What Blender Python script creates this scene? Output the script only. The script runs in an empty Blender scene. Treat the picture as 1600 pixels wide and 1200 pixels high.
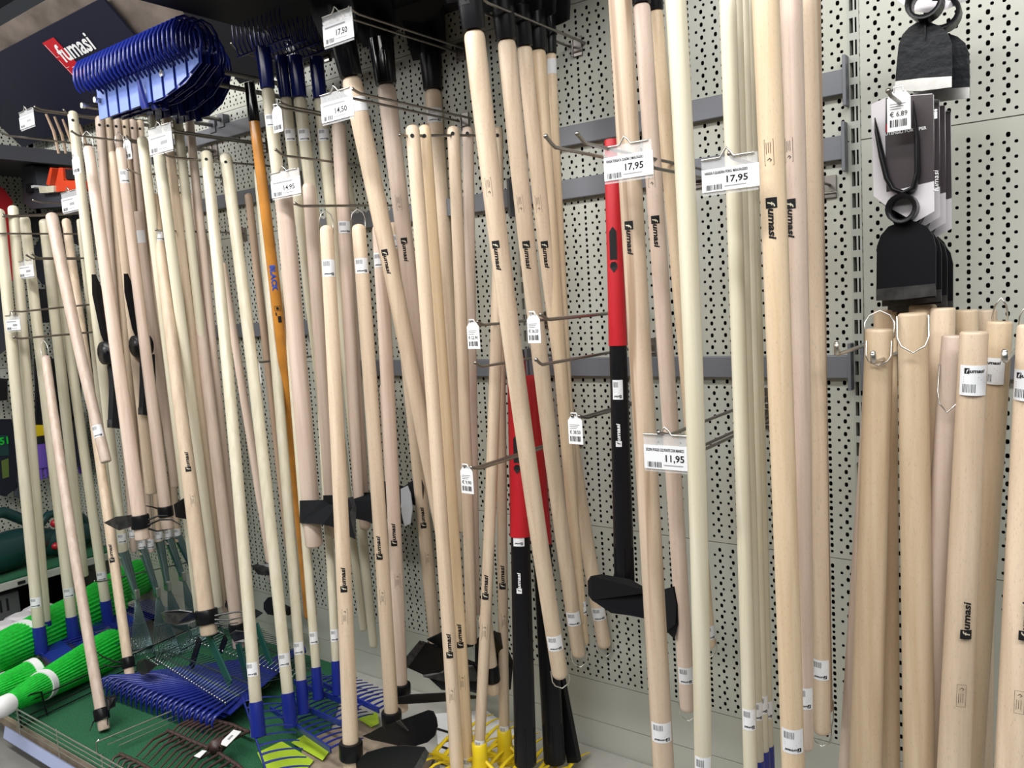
import bpy, math, random
from mathutils import Vector as V, Matrix
random.seed(7)
SC = bpy.context.scene
COL = SC.collection
# ---------------------------------------------------------------- camera
F_PX = 1273.4
YAW, PITCH, ROLL = 0.639075, 0.104342, -0.061426
D, CZ = 2.1, 1.55
cy, sy = math.cos(YAW), math.sin(YAW); cp, sp = math.cos(PITCH), math.sin(PITCH)
FW = V((-sy*cp, cy*cp, -sp)); rt0 = V((cy, sy, 0)); up0 = rt0.cross(FW)
RT = math.cos(ROLL)*rt0 + math.sin(ROLL)*up0
UP = -math.sin(ROLL)*rt0 + math.cos(ROLL)*up0
CAM = V((0, -D, CZ))
cam = bpy.data.cameras.new('camera'); camo = bpy.data.objects.new('camera', cam); COL.objects.link(camo)
cam.sensor_width = 36; cam.lens = 36*F_PX/1600; cam.clip_start = .05; cam.clip_end = 60
M = Matrix((RT, UP, -FW)).transposed().to_4x4(); M.translation = CAM
camo.matrix_world = M
SC.camera = camo
# ---------------------------------------------------------------- light
w = bpy.data.worlds.new('world'); SC.world = w; w.use_nodes = True
w.node_tree.nodes['Background'].inputs[0].default_value = (.86, .93, 1, 1)
w.node_tree.nodes['Background'].inputs[1].default_value = .05
def area(name, loc, target, sx, sy_, power, col=(1, .98, .95)):
    l = bpy.data.lights.new(name, 'AREA'); l.shape = 'RECTANGLE'; l.size = sx; l.size_y = sy_; l.energy = power; l.color = col
    o = bpy.data.objects.new(name, l); COL.objects.link(o); o.location = loc
    z = (V(loc)-V(target)).normalized(); x = V((1, 0, 0)); y = z.cross(x).normalized(); x = y.cross(z)
    m = Matrix((x, y, z)).transposed().to_4x4(); m.translation = V(loc); o.matrix_world = m
    o['kind'] = 'structure'
    return o
area('ceiling_light', (-1.5, -1.85, 3.12), (-1.4, -.5, .6), 7.6, .28, 185)
area('ceiling_light', (-1.2, -3.5, 3.1), (-.8, 0, .9), 6.0, .3, 75)
SC.view_settings.view_transform = 'Standard'; SC.view_settings.look = 'None'
SC.view_settings.gamma = 1; SC.view_settings.use_curve_mapping = False
SC.view_settings.exposure = -0.03
# ---------------------------------------------------------------- place finding: a photo ray cut by a real plane of the shop
def ray(px, py): return FW + (px-800)/F_PX*RT - (py-600)/F_PX*UP
def Pd(px, py, d=0):
    v = ray(px, py); return CAM + v*((D-d)/v.y)
def PX(px, py, X):
    v = ray(px, py); return CAM + v*(X/v.x)
def Pz(px, py, z):
    v = ray(px, py); return CAM + v*((z-CZ)/v.z)
def proj(q):
    c = q-CAM; z = c.dot(FW); return 800+F_PX*c.dot(RT)/z, 600-F_PX*c.dot(UP)/z, z
# ---------------------------------------------------------------- materials
MAT = {}
def mat(name, col, rough=.5, metal=0, spec=None, noise=0, nscale=30, bump=0, coat=0, trans=0, alpha=1):
    m = bpy.data.materials.new(name); m.use_nodes = True; nt = m.node_tree; b = nt.nodes['Principled BSDF']
    b.inputs['Base Color'].default_value = (*col, 1); b.inputs['Roughness'].default_value = rough; b.inputs['Metallic'].default_value = metal
    if max(col) < .03 and not metal: b.inputs['Specular IOR Level'].default_value = .22 if rough > .2 else .5
    if coat: b.inputs['Coat Weight'].default_value = coat; b.inputs['Coat Roughness'].default_value = .15
    if trans: b.inputs['Transmission Weight'].default_value = trans; b.inputs['IOR'].default_value = 1.2
    if alpha < 1: b.inputs['Alpha'].default_value = alpha
    if noise or bump:
        tc = nt.nodes.new('ShaderNodeTexCoord'); n = nt.nodes.new('ShaderNodeTexNoise'); n.inputs['Scale'].default_value = nscale; n.inputs['Detail'].default_value = 5
        nt.links.new(tc.outputs['Object'], n.inputs['Vector'])
        if noise:
            r = nt.nodes.new('ShaderNodeMapRange'); r.inputs[1].default_value = .3; r.inputs[2].default_value = .7; r.inputs[3].default_value = 1-noise; r.inputs[4].default_value = 1+noise
            nt.links.new(n.outputs['Fac'], r.inputs[0])
            h = nt.nodes.new('ShaderNodeHueSaturation'); h.inputs['Color'].default_value = (*col, 1)
            nt.links.new(r.outputs[0], h.inputs['Value']); nt.links.new(h.outputs[0], b.inputs['Base Color'])
        if bump:
            bp = nt.nodes.new('ShaderNodeBump'); bp.inputs['Strength'].default_value = bump; bp.inputs['Distance'].default_value = .002
            nt.links.new(n.outputs['Fac'], bp.inputs['Height']); nt.links.new(bp.outputs[0], b.inputs['Normal'])
    MAT[name] = m; return m
def wood(name, c1, c2, streak=.5, rough=.5, dark=None):
    """turned wood: long streaks, short beech flecks, a shade of its own for every handle"""
    m = bpy.data.materials.new(name); m.use_nodes = True; nt = m.node_tree; b = nt.nodes['Principled BSDF']; L = nt.links.new
    tc = nt.nodes.new('ShaderNodeTexCoord'); oi = nt.nodes.new('ShaderNodeObjectInfo')
    ad = nt.nodes.new('ShaderNodeVectorMath'); ad.operation = 'MULTIPLY_ADD'
    L(oi.outputs['Random'], ad.inputs[0]); ad.inputs[1].default_value = (7, 3, 11); L(tc.outputs['Object'], ad.inputs[2])
    mp = nt.nodes.new('ShaderNodeMapping'); mp.inputs['Scale'].default_value = (34, 34, 1.6); L(ad.outputs[0], mp.inputs[0])
    n = nt.nodes.new('ShaderNodeTexNoise'); n.inputs['Scale'].default_value = 1.6; n.inputs['Detail'].default_value = 4; n.inputs['Distortion'].default_value = .35; L(mp.outputs[0], n.inputs['Vector'])
    r = nt.nodes.new('ShaderNodeMapRange'); r.inputs[1].default_value = .33; r.inputs[2].default_value = .68; r.inputs[3].default_value = 0; r.inputs[4].default_value = 1; L(n.outputs['Fac'], r.inputs[0])
    mx = nt.nodes.new('ShaderNodeMix'); mx.data_type = 'RGBA'; mx.inputs[6].default_value = (*c1, 1); mx.inputs[7].default_value = (*c2, 1); L(r.outputs[0], mx.inputs[0])
    mp2 = nt.nodes.new('ShaderNodeMapping'); mp2.inputs['Scale'].default_value = (640, 640, 110); L(ad.outputs[0], mp2.inputs[0])
    n2 = nt.nodes.new('ShaderNodeTexNoise'); n2.inputs['Scale'].default_value = 1; n2.inputs['Detail'].default_value = 1; L(mp2.outputs[0], n2.inputs['Vector'])
    r2 = nt.nodes.new('ShaderNodeMapRange'); r2.inputs[1].default_value = .62; r2.inputs[2].default_value = .74; r2.inputs[3].default_value = 1; r2.inputs[4].default_value = 1-.35*streak; L(n2.outputs['Fac'], r2.inputs[0])
    rr = nt.nodes.new('ShaderNodeMapRange'); rr.inputs[3].default_value = .86; rr.inputs[4].default_value = 1.08; L(oi.outputs['Random'], rr.inputs[0])
    mu = nt.nodes.new('ShaderNodeMath'); mu.operation = 'MULTIPLY'; L(r2.outputs[0], mu.inputs[0]); L(rr.outputs[0], mu.inputs[1])
    h = nt.nodes.new('ShaderNodeHueSaturation'); L(mx.outputs[2], h.inputs['Color']); L(mu.outputs[0], h.inputs['Value'])
    out = h.outputs[0]
    if dark:
        mp3 = nt.nodes.new('ShaderNodeMapping'); mp3.inputs['Scale'].default_value = (26, 26, .8); L(ad.outputs[0], mp3.inputs[0])
        wv = nt.nodes.new('ShaderNodeTexNoise'); wv.inputs['Scale'].default_value = 1.3; wv.inputs['Distortion'].default_value = .8; L(mp3.outputs[0], wv.inputs['Vector'])
        r3 = nt.nodes.new('ShaderNodeMapRange'); r3.inputs[1].default_value = .5; r3.inputs[2].default_value = .62; L(wv.outputs['Fac'], r3.inputs[0])
        m3 = nt.nodes.new('ShaderNodeMix'); m3.data_type = 'RGBA'; m3.inputs[7].default_value = (*dark, 1); L(r3.outputs[0], m3.inputs[0]); L(out, m3.inputs[6]); out = m3.outputs[2]
    L(out, b.inputs['Base Color']); b.inputs['Roughness'].default_value = rough
    b.inputs['Coat Weight'].default_value = .3; b.inputs['Coat Roughness'].default_value = .38
    MAT[name] = m; return m
wood('beech', (.76, .615, .465), (.62, .48, .345), .6)
wood('beech_pink', (.74, .60, .51), (.60, .465, .375), .4)
wood('beech_tan', (.76, .61, .435), (.64, .48, .31), .5)
wood('beech_yellow', (.78, .62, .42), (.66, .49, .30), .4)
wood('pale', (.74, .70, .56), (.64, .59, .44), .15, .42)
wood('streaked', (.74, .59, .46), (.64, .49, .35), .5, .5, (.34, .23, .15))
wood('dim_wood', (.50, .36, .26), (.38, .26, .18), .5)  # darker brown wood tone
mat('orange', (.48, .20, .03), .28, noise=.2, nscale=14, coat=.5)
mat('black', (.008, .008, .01), .32)
mat('black_gloss', (.006, .006, .008), .12)
mat('black_matt', (.012, .013, .016), .55, bump=.2, nscale=60)
mat('hammered', (.006, .0075, .011), .42, bump=1.0, nscale=45)
mat('dark_steel', (.10, .10, .10), .35, .8, noise=.4, nscale=40)
mat('silver', (.55, .57, .62), .35, .3)
mat('steel', (.62, .62, .60), .28, 1, noise=.15, nscale=30)
mat('chrome', (.66, .65, .62), .30, 1)
mat('wire', (.30, .28, .26), .36, 1)
mat('zinc', (.22, .33, .35), .25, .9)
mat('zinc_dark', (.10, .14, .14), .3, .8)
mat('blue', (.010, .022, .22), .3)
mat('blue_dark', (.006, .012, .11), .22)  # darker blue; on the rear nested heads it stands in for shade
mat('blue_lit', (.16, .24, .62), .4)  # same blue plastic with the light on the front panels put into the colour
mat('red', (.50, .012, .022), .38)
mat('green_neon', (.008, .46, .035), .4, noise=.25, nscale=90)
mat('green_dark', (.008, .07, .055), .4)
mat('green_tag', (.42, .62, .03), .55)
mat('turf', (.012, .105, .045), .95, noise=.55, nscale=260, bump=1.5)
mat('yellow', (.78, .58, .015), .35)
mat('brown', (.05, .028, .024), .45)
mat('purple', (.12, .06, .38), .8)
mat('white', (.82, .83, .85), .45)
mat('paper', (.80, .82, .86), .5)
mat('ink', (.012, .012, .014), .6)
mat('ink_soft', (.30, .30, .31), .6)
mat('ink_brand', (.03, .022, .018), .6)
mat('grey_bar', (.155, .165, .19), .42)
mat('panel_back', (.006, .006, .006), .9)
mat('upright', (.40, .42, .38), .5, noise=.05, nscale=9)
mat('clear', (.85, .87, .9), .08, alpha=.28)
mat('dark_panel', (.014, .016, .026), .5)
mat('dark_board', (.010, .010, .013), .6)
mat('banner_blue', (.012, .013, .028), .45)
mat('grey_plastic', (.05, .055, .07), .45)
mat('tool_green', (.008, .04, .042), .3, coat=.3)
mat('tool_red', (.42, .01, .02), .35)
mat('tool_orange', (.62, .06, .02), .35)
mat('card', (.62, .60, .64), .4)
mat('card_dark', (.045, .035, .04), .35)
mat('floor_grey', (.22, .215, .20), .5, noise=.15, nscale=6)
mat('deck', (.42, .42, .39), .5, noise=.08, nscale=12)
mat('strip', (.45, .52, .78), .4)
mat('old_wood', (.30, .24, .18), .7, noise=.35, nscale=14)
mat('blue_print', (.02, .06, .36), .5)
mat('wall_grey', (.09, .097, .10), .7)
mat('header_wood', (.13, .105, .09), .6, noise=.5, nscale=7)
mat('leaf_green', (.10, .15, .03), .5)
def panel_mat(name, holes=True):
    """painted sheet; two lattices of punched holes (round 22.6 mm, upright slots 37.6 mm apart), really open: the dark back shows through"""
    m = bpy.data.materials.new(name); m.use_nodes = True; nt = m.node_tree; b = nt.nodes['Principled BSDF']; L = nt.links.new
    b.inputs['Roughness'].default_value = .48
    tc = nt.nodes.new('ShaderNodeTexCoord')
    n = nt.nodes.new('ShaderNodeTexNoise'); n.inputs['Scale'].default_value = 2.2; n.inputs['Detail'].default_value = 5; L(tc.outputs['Object'], n.inputs['Vector'])
    r = nt.nodes.new('ShaderNodeMapRange'); r.inputs[1].default_value = .42; r.inputs[2].default_value = .75; L(n.outputs['Fac'], r.inputs[0])
    mx = nt.nodes.new('ShaderNodeMix'); mx.data_type = 'RGBA'; mx.inputs[6].default_value = (.47, .485, .44, 1); mx.inputs[7].default_value = (.44, .45, .38, 1); L(r.outputs[0], mx.inputs[0])
    L(mx.outputs[2], b.inputs['Base Color'])
    if holes:
        sx = nt.nodes.new('ShaderNodeSeparateXYZ'); L(tc.outputs['Object'], sx.inputs[0])
        def mth(op, a, bb=None, c=None):
            q = nt.nodes.new('ShaderNodeMath'); q.operation = op
            for i, v in enumerate((a, bb, c)):
                if v is None: continue
                if isinstance(v, (int, float)): q.inputs[i].default_value = v
                else: L(v, q.inputs[i])
            return q.outputs[0]
        def cell(s, pitch, off):
            a = mth('ADD', s, off); return mth('MULTIPLY', mth('SUBTRACT', mth('FRACT', mth('DIVIDE', a, pitch)), .5), pitch)
        def hole(px_, ox, oz, rx, rz):
            a = mth('DIVIDE', cell(sx.outputs[0], px_, ox), rx); c = mth('DIVIDE', cell(sx.outputs[2], .0322, oz), rz)
            return mth('LESS_THAN', mth('ADD', mth('POWER', mth('ABSOLUTE', a), 2.6), mth('POWER', mth('ABSOLUTE', c), 2.6)), 1)
        P = .1135
        h = mth('MAXIMUM', hole(P/3, P/6, .0161, .0042, .0056), hole(P/5, P/10, 0.0, .0036, .0036))
        # plain margin along the panel's edges
        zz = mth('ABSOLUTE', mth('SUBTRACT', sx.outputs[2], .2525)); h = mth('MULTIPLY', h, mth('LESS_THAN', zz, .240))
        tr = nt.nodes.new('ShaderNodeBsdfTransparent'); ms = nt.nodes.new('ShaderNodeMixShader'); L(h, ms.inputs[0]); L(b.outputs[0], ms.inputs[1]); L(tr.outputs[0], ms.inputs[2])
        L(ms.outputs[0], nt.nodes['Material Output'].inputs[0])
    MAT[name] = m
panel_mat('perforated'); panel_mat('plain_panel', False)
# ---------------------------------------------------------------- mesh building
def frame_of(a):
    a = a.normalized(); h = V((0, 0, 1)) if abs(a.z) < .9 else V((1, 0, 0))
    x = a.cross(h).normalized(); return x, a.cross(x).normalized()
class G:
    def __init__(s): s.v = []; s.f = []; s.m = []; s.sm = []
    def add(s, vs, fs, mi=0, sm=False):
        o = len(s.v); s.v += [V(x) for x in vs]
        for f in fs: s.f.append([i+o for i in f]); s.m.append(mi); s.sm.append(sm)
        return s
    def tube(s, pts, r, seg=8, mi=0, caps=True, sm=True, flat=1.0, ref=None):
        pts = [V(p) for p in pts]; n = len(pts); rs = r if isinstance(r, (list, tuple)) else [r]*n
        vs = []; x = None
        for i, p in enumerate(pts):
            t = (pts[min(i+1, n-1)]-pts[max(i-1, 0)])
            t = t.normalized() if t.length > 1e-9 else V((0, 0, 1))
            if x is None:
                x = (ref - t*ref.dot(t)).normalized() if ref is not None else frame_of(t)[0]
            else: x = (x - t*x.dot(t)).normalized()
            y = t.cross(x)
            for k in range(seg):
                a = 2*math.pi*k/seg; vs.append(p + rs[i]*(math.cos(a)*x + math.sin(a)*y*flat))
        fs = [[i*seg+k, i*seg+(k+1) % seg, (i+1)*seg+(k+1) % seg, (i+1)*seg+k] for i in range(n-1) for k in range(seg)]
        s.add(vs, fs, mi, sm)
        if caps:
            s.add(vs[:seg], [list(range(seg))[::-1]], mi); s.add(vs[-seg:], [list(range(seg))], mi)
        return s
    def box(s, c, x, y, z, mi=0):
        c = V(c); x = V(x); y = V(y); z = V(z)
        vs = [c+a*x+b*y+d*z for a in (-1, 1) for b in (-1, 1) for d in (-1, 1)]
        return s.add(vs, [[0, 1, 3, 2], [4, 6, 7, 5], [0, 4, 5, 1], [2, 3, 7, 6], [0, 2, 6, 4], [1, 5, 7, 3]], mi)
    def bx(s, x0, x1, y0, y1, z0, z1, mi=0):
        return s.box(((x0+x1)/2, (y0+y1)/2, (z0+z1)/2), ((x1-x0)/2, 0, 0), (0, (y1-y0)/2, 0), (0, 0, (z1-z0)/2), mi)
    def slab(s, pts, off, mi=0, smi=None):
        """closed outline of 3D points pushed along off"""
        n = len(pts); off = V(off); a = [V(p) for p in pts]; b = [p+off for p in a]
        s.add(a+b, [list(range(n)), list(range(n, 2*n))[::-1]], mi)
        s.add(a+b, [[i, n+i, n+(i+1) % n, (i+1) % n] for i in range(n)], mi if smi is None else smi)
        return s
    def grid(s, rows, mi=0, sm=True, close=False):
        n = len(rows[0]); vs = [p for r in rows for p in r]
        fs = []
        for i in range(len(rows)-1):
            for k in range(n if close else n-1):
                fs.append([i*n+k, i*n+(k+1) % n, (i+1)*n+(k+1) % n, (i+1)*n+k])
        return s.add(vs, fs, mi, sm)
    def ball(s, c, r, mi=0, seg=8, sc=(1, 1, 1)):
        c = V(c); rows = []
        for i in range(1, seg//2+3):
            th = math.pi*i/(seg//2+3)
            rows.append([c+V((r*sc[0]*math.sin(th)*math.cos(2*math.pi*k/seg), r*sc[1]*math.sin(th)*math.sin(2*math.pi*k/seg), r*sc[2]*math.cos(th))) for k in range(seg)])
        s.grid(rows, mi, True, True); s.add(rows[0], [list(range(seg))], mi, True); s.add(rows[-1], [list(range(seg))[::-1]], mi, True); return s
    def build(s, name, mats, parent=None, label=None, bevel=0, stuff=False):
        base = V(parent['w']) if parent is not None else None
        me = bpy.data.meshes.new(name)
        if base is None:
            base = V((sum(v.x for v in s.v)/len(s.v), sum(v.y for v in s.v)/len(s.v), min(v.z for v in s.v)))
        me.from_pydata([tuple(v-base) for v in s.v], [], s.f)
        for m in (mats if isinstance(mats, (list, tuple)) else [mats]): me.materials.append(MAT[m])
        me.polygons.foreach_set('material_index', s.m); me.polygons.foreach_set('use_smooth', s.sm); me.update()
        o = bpy.data.objects.new(name, me); COL.objects.link(o)
        o['w'] = tuple(base)
        if parent is not None: o.parent = parent
        else: o.location = base
        if label: o['label'] = label
        if stuff: o['kind'] = 'stuff'
        if bevel:
            b = o.modifiers.new('b', 'BEVEL'); b.width = bevel; b.segments = 2; b.limit_method = 'ANGLE'; b.angle_limit = .6
        return o
def thing(name, label, cat, loc, group=None):
    o = bpy.data.objects.new(name, None); COL.objects.link(o); o.location = loc; o.empty_display_size = .05
    o['w'] = tuple(loc); o['label'] = label; o['category'] = cat
    if group: o['group'] = group
    return o
def tag(o, label, cat, group=None, kind=None):
    if label: o['label'] = label
    if cat: o['category'] = cat
    if group: o['group'] = group
    if kind: o['kind'] = kind
    return o
def struct(name, loc=(0, 0, 0)):
    o = bpy.data.objects.new(name, None); COL.objects.link(o); o.location = loc; o['w'] = tuple(loc); o['kind'] = 'structure'; return o
# ---------------------------------------------------------------- lettering
_tc = {}
def text2d(s, shear=0, bold=0):
    """flat triangles of a line of text, cap height about 0.7, from x=0"""
    key = (s, shear, bold)
    if key in _tc: return _tc[key]
    c = bpy.data.curves.new('t', 'FONT'); c.body = s; c.size = 1; c.resolution_u = 2; c.shear = shear; c.offset = bold; c.fill_mode = 'BOTH' if False else 'FRONT'
    o = bpy.data.objects.new('t', c); COL.objects.link(o)
    dg = bpy.context.evaluated_depsgraph_get(); me = o.evaluated_get(dg).to_mesh()
    vs = [(v.co.x, v.co.y) for v in me.vertices]; fs = [list(p.vertices) for p in me.polygons]
    x0 = min(v[0] for v in vs); x1 = max(v[0] for v in vs)
    vs = [(v[0]-x0, v[1]) for v in vs]
    o.evaluated_get(dg).to_mesh_clear(); bpy.data.objects.remove(o); bpy.data.curves.remove(c)
    _tc[key] = (vs, fs, x1-x0); return _tc[key]
class Art:
    """flat artwork in (u right, v down) metres, later laid on a plane or wrapped round a shaft"""
    def __init__(s): s.p = []          # (verts, faces, mat, lift)
    def rect(s, u0, v0, u1, v1, mi, lift=0, nu=1):
        vs = []; fs = []
        for i in range(nu+1):
            u = u0+(u1-u0)*i/nu; vs += [(u, v0), (u, v1)]
        for i in range(nu): fs.append([2*i, 2*i+1, 2*i+3, 2*i+2])
        s.p.append((vs, fs, mi, lift)); return s
    def poly(s, pts, mi, lift=0): s.p.append((pts, [list(range(len(pts)))], mi, lift)); return s
    def text(s, t, o, ex, ey, width, height, mi, lift=1, shear=0, bold=0):
        vs, fs, wd = text2d(t, shear, bold)
        s.p.append(([(o[0]+ex[0]*x/wd*width+ey[0]*y/.7*height, o[1]+ex[1]*x/wd*width+ey[1]*y/.7*height) for x, y in vs], fs, mi, lift)); return s
    def bars(s, u0, v0, u1, v1, n, mi, lift=1, along='v'):
        rnd = random.Random(n*31)
        for i in range(n):
            k = rnd.choice((.3, .45, .65))
            if along == 'v':
                a = u0+(u1-u0)*i/n; s.rect(a, v0, a+(u1-u0)/n*k, v1, mi, lift)
            else:
                a = v0+(v1-v0)*i/n; s.rect(u0, a, u1, a+(v1-v0)/n*k, mi, lift)
        return s
    def logo(s, o, ex, ey, L, H, box=0, light=1, word=0, lift=1):
        """the maker's mark: a block with a pale f, then the rest of the word"""
        def pt(a, b): return (o[0]+ex[0]*a*L+ey[0]*b*H, o[1]+ex[1]*a*L+ey[1]*b*H)
        [s.poly([pt(0, b0), pt(.25, b0), pt(.25, b0+.16), pt(0, b0+.16)], box, lift) for b0 in (-.28, -.12, .04, .2, .36, .52, .68, .84)]
        s.text('f', pt(.10, -.05), ex, ey, .12*L, H*.8, light, lift+1, .2, .01)
        s.text('umasi', pt(.26, .0), ex, ey, .74*L, H*.8, word, lift, .2, .035)
        return s
    def on_plane(s, g, o, eu, ev, n):
        o = V(o)
        for vs, fs, mi, lift in s.p:
            q = [o+V(eu)*u+V(ev)*v+V(n)*(.0004*(lift+1)) for u, v in vs]
            g.add(q, fs, mi); 
        return g
    def on_shaft(s, g, S, t, u0=0):
        """S a Shaft; wraps artwork round it, centre at parameter t, u0 metres to the picture's right"""
        c, a, r, nn, ss = S.at(t)
        for vs, fs, mi, lift in s.p:
            q = []
            for u, v in vs:
                th = (u+u0)/r; rr = r+.0005+.00035*lift
                q.append(c+a*v+rr*(math.cos(th)*nn+math.sin(th)*ss))
            g.add(q, fs, mi)
        return g
class Shaft:
    def __init__(s, p0, p1, r0, r1, bow=0):
        s.p0, s.p1, s.r0, s.r1 = V(p0), V(p1), r0, r1
        m = (s.p0+s.p1)/2; z = (m-CAM).dot(FW); s.b = RT*(bow*z/F_PX)
        s.L = (s.p1-s.p0).length
    def pt(s, t): return s.p0.lerp(s.p1, t)+s.b*(4*t*(1-t))
    def r(s, t): return s.r0+(s.r1-s.r0)*t
    def at(s, t):
        c = s.pt(t); a = (s.pt(t+.01)-s.pt(t-.01)).normalized()
        n = CAM-c; n = (n-a*n.dot(a)).normalized(); x = a.cross(n).normalized()
        if x.dot(RT) < 0: x = -x
        return c, a, s.r(t), n, x
    def t_at_y(s, y):
        lo, hi = -.3, 1.3
        for _ in range(30):
            m = (lo+hi)/2
            if proj(s.pt(m))[1] < y: lo = m
            else: hi = m
        return (lo+hi)/2
def px2r(p, w): return w*((V(p)-CAM).dot(FW))/F_PX/2
# ================================================================ the setting
UPX = [-.5, -1.49, -2.48, -3.47, -4.46]
XC = -4.62                        # corner where the run of shelving turns
wall = struct('wall_back')
g = G(); g.bx(XC-.1, 1.6, .035, .06, 0, 3.0); g.build('backing_sheet', 'panel_back', wall)
rows = [(.335, .84), (.84, 1.352), (1.352, 1.873), (1.873, 2.378), (2.378, 2.883)]
bays = [(.495, -.492)] + [(UPX[i]-.008, UPX[i+1]+.008) for i in range(4)]
bays.append((1.5, .511)); bays.append((-4.468, XC))
def panel(x1, x0, z0, z1, m):
    g = G(); x0 += .0012; x1 -= .0012; z0 += .0012; z1 -= .0012
    # sheet pressed with a folded rim: front face and four returns; origin at its lower left corner carries the hole lattice
    g.add([(x0, 0, z0), (x1, 0, z0), (x1, 0, z1), (x0, 0, z1), (x0-.0008, .02, z0-.0008), (x1+.0008, .02, z0-.0008), (x1+.0008, .02, z1+.0008), (x0-.0008, .02, z1+.0008)],
          [[0, 1, 2, 3], [0, 4, 5, 1], [1, 5, 6, 2], [2, 6, 7, 3], [3, 7, 4, 0]])
    me = bpy.data.meshes.new('back_panel'); o0 = V((x0, 0, z0))
    me.from_pydata([tuple(v-o0) for v in g.v], [], g.f); me.materials.append(MAT[m])
    o = bpy.data.objects.new('back_panel', me); COL.objects.link(o); o.parent = wall; o.location = o0
for (x1, x0) in bays:
    for z0, z1 in rows: panel(x1, x0, z0, z1, 'perforated')
    panel(x1, x0, .20, .335, 'plain_panel'); panel(x1, x0, .06, .20, 'plain_panel')
def slotted_upright(X):
    g = G(); z = .1; cols = [(-.013, -.009), (-.009, -.0005), (-.0005, .0035), (.0035, .0075), (.0075, .012)]
    p = .0505
    while z < 2.9:
        for z0, z1, sl in ((z, z+.034, True), (z+.034, z+p, False)):
            for i, (a, b) in enumerate(cols):
                if sl and i in (1, 3): continue
                g.add([(X+a, -.003, z0), (X+b, -.003, z0), (X+b, -.003, z1), (X+a, -.003, z1)], [[0, 1, 2, 3]])
        z += p
    g.bx(X-.0132, X-.013, -.003, .03, .1, 2.9); g.bx(X+.012, X+.0122, -.003, .03, .1, 2.9)
    g.build('upright', 'upright', wall)
for X in UPX + [.503]: slotted_upright(X)
# grey rails that carry the hooks
def rail(x0, x1, z, label, group='grey cross rails of the shelving', br=True):
    t = thing('hook_rail', label, 'rail', ((x0+x1)/2, -.02, z-.03), group)
    g = G(); g.bx(x0, x1, -.024, -.006, z-.056, z); g.build('rail_bar', 'grey_bar', t, bevel=.002)
    if br:
        for X in (x0, x1):
            g = G(); g.bx(X-.004, X+.004, -.034, -.004, z-.085, z+.03); g.build('bracket', 'grey_bar', t, bevel=.001)
rail(-1.475, -.515, 2.038, 'grey cross rail on the right, just above the paired empty prongs')
rail(-1.475, -.52, 1.887, 'grey cross rail on the right, second from the top')
rail(-1.475, -.515, 1.362, 'grey cross rail behind the black maul, at mid height')
rail(-2.465, -1.505, 1.358, 'grey cross rail at mid height behind the axes')
rail(-2.465, -1.505, 1.887, 'grey cross rail behind the handles hung by drilled holes')
rail(-3.455, -2.495, 1.515, 'grey cross rail behind the two cream handles left of the orange one')
rail(-3.455, -2.495, 2.325, 'short-looking grey cross rail under the stack of blue leaf rakes')
rail(-3.455, -2.495, 2.05, 'grey cross rail behind the tops of the cream handles')
rail(-.485, .49, 1.362, 'grey cross rail at the right edge, behind the pick handles')
# end wall of the corner
ew = struct('wall_left')
g = G(); g.bx(XC-.10, XC-.07, -4, .03, 0, 3.0); g.build('backing_sheet', 'panel_back', ew)
for k in range(3):
    for z0, z1 in rows:
        m = bpy.data.meshes.new('back_panel'); L = .96
        m.from_pydata([(0, 0, 0), (L, 0, 0), (L, 0, z1-z0-.003), (0, 0, z1-z0-.003), (0, .02, 0), (L, .02, 0), (L, .02, z1-z0-.003), (0, .02, z1-z0-.003)], [], [[0, 1, 2, 3], [0, 4, 5, 1], [1, 5, 6, 2], [2, 6, 7, 3], [3, 7, 4, 0]])
        m.materials.append(MAT['perforated']); o = bpy.data.objects.new('back_panel', m); COL.objects.link(o); o.parent = ew
        o.location = (XC-.03, -.01-k*.97-L, z0); o.rotation_euler = (0, 0, math.pi/2)
g = G(); g.add([(-7, -6, 0), (3, -6, 0), (3, .06, 0), (-7, .06, 0)], [[0, 1, 2, 3]]); o = g.build('floor', 'floor_grey'); o['kind'] = 'structure'
g = G(); g.bx(-6.5, 3, -6, .06, 3.3, 3.34); o = g.build('ceiling', 'wall_grey'); o['kind'] = 'structure'
g = G(); g.bx(-6.5, 3, -6.1, -6.0, 0, 3.3); o = g.build('wall_front', 'wall_grey'); o['kind'] = 'structure'
g = G(); g.bx(3, 3.05, -6.1, .06, 0, 3.3); o = g.build('wall_right', 'wall_grey'); o['kind'] = 'structure'
# ---------------------------------------------------------------- base deck
DZ = .115
t = thing('base_shelf', 'pale base shelf along the foot of the wall, turf-covered at the left', 'shelf', (-1.8, -.45, 0))
g = G(); g.bx(-3.45, 1.3, -.93, -.004, DZ-.03, DZ-.006); g.build('deck_plate', 'deck', t, bevel=.003)
g = G(); g.bx(-3.45, 1.3, -.90, -.88, 0, DZ-.03); g.build('kick_plate', 'old_wood', t)
g = G(); g.slab([V((-3.42, -.925, DZ)), V((-1.7, -.925, DZ)), V((-2.45, -.01, DZ)), V((-3.42, -.01, DZ))], V((0, 0, -.0055))); g.build('turf_mat', 'turf', t, label='dark green artificial turf mat')
g = G(); g.add([(-3.30, -.957, .045), (-1.5, -.957, .045), (-1.5, -.945, .092), (-3.30, -.945, .092)], [[0, 1, 2, 3]]); g.add([(-3.30, -.955, .04), (-1.5, -.955, .04), (-1.5, -.935, .04), (-3.30, -.935, .04)], [[0, 1, 2, 3]])
g.build('price_strip', 'strip', t, label='pale blue price strip')
g = G(); g.bx(-3.36, -1.5, -.948, -.93, .092, .118); g.build('shelf_edge', 'old_wood', t, label='worn beige shelf edge')
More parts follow.
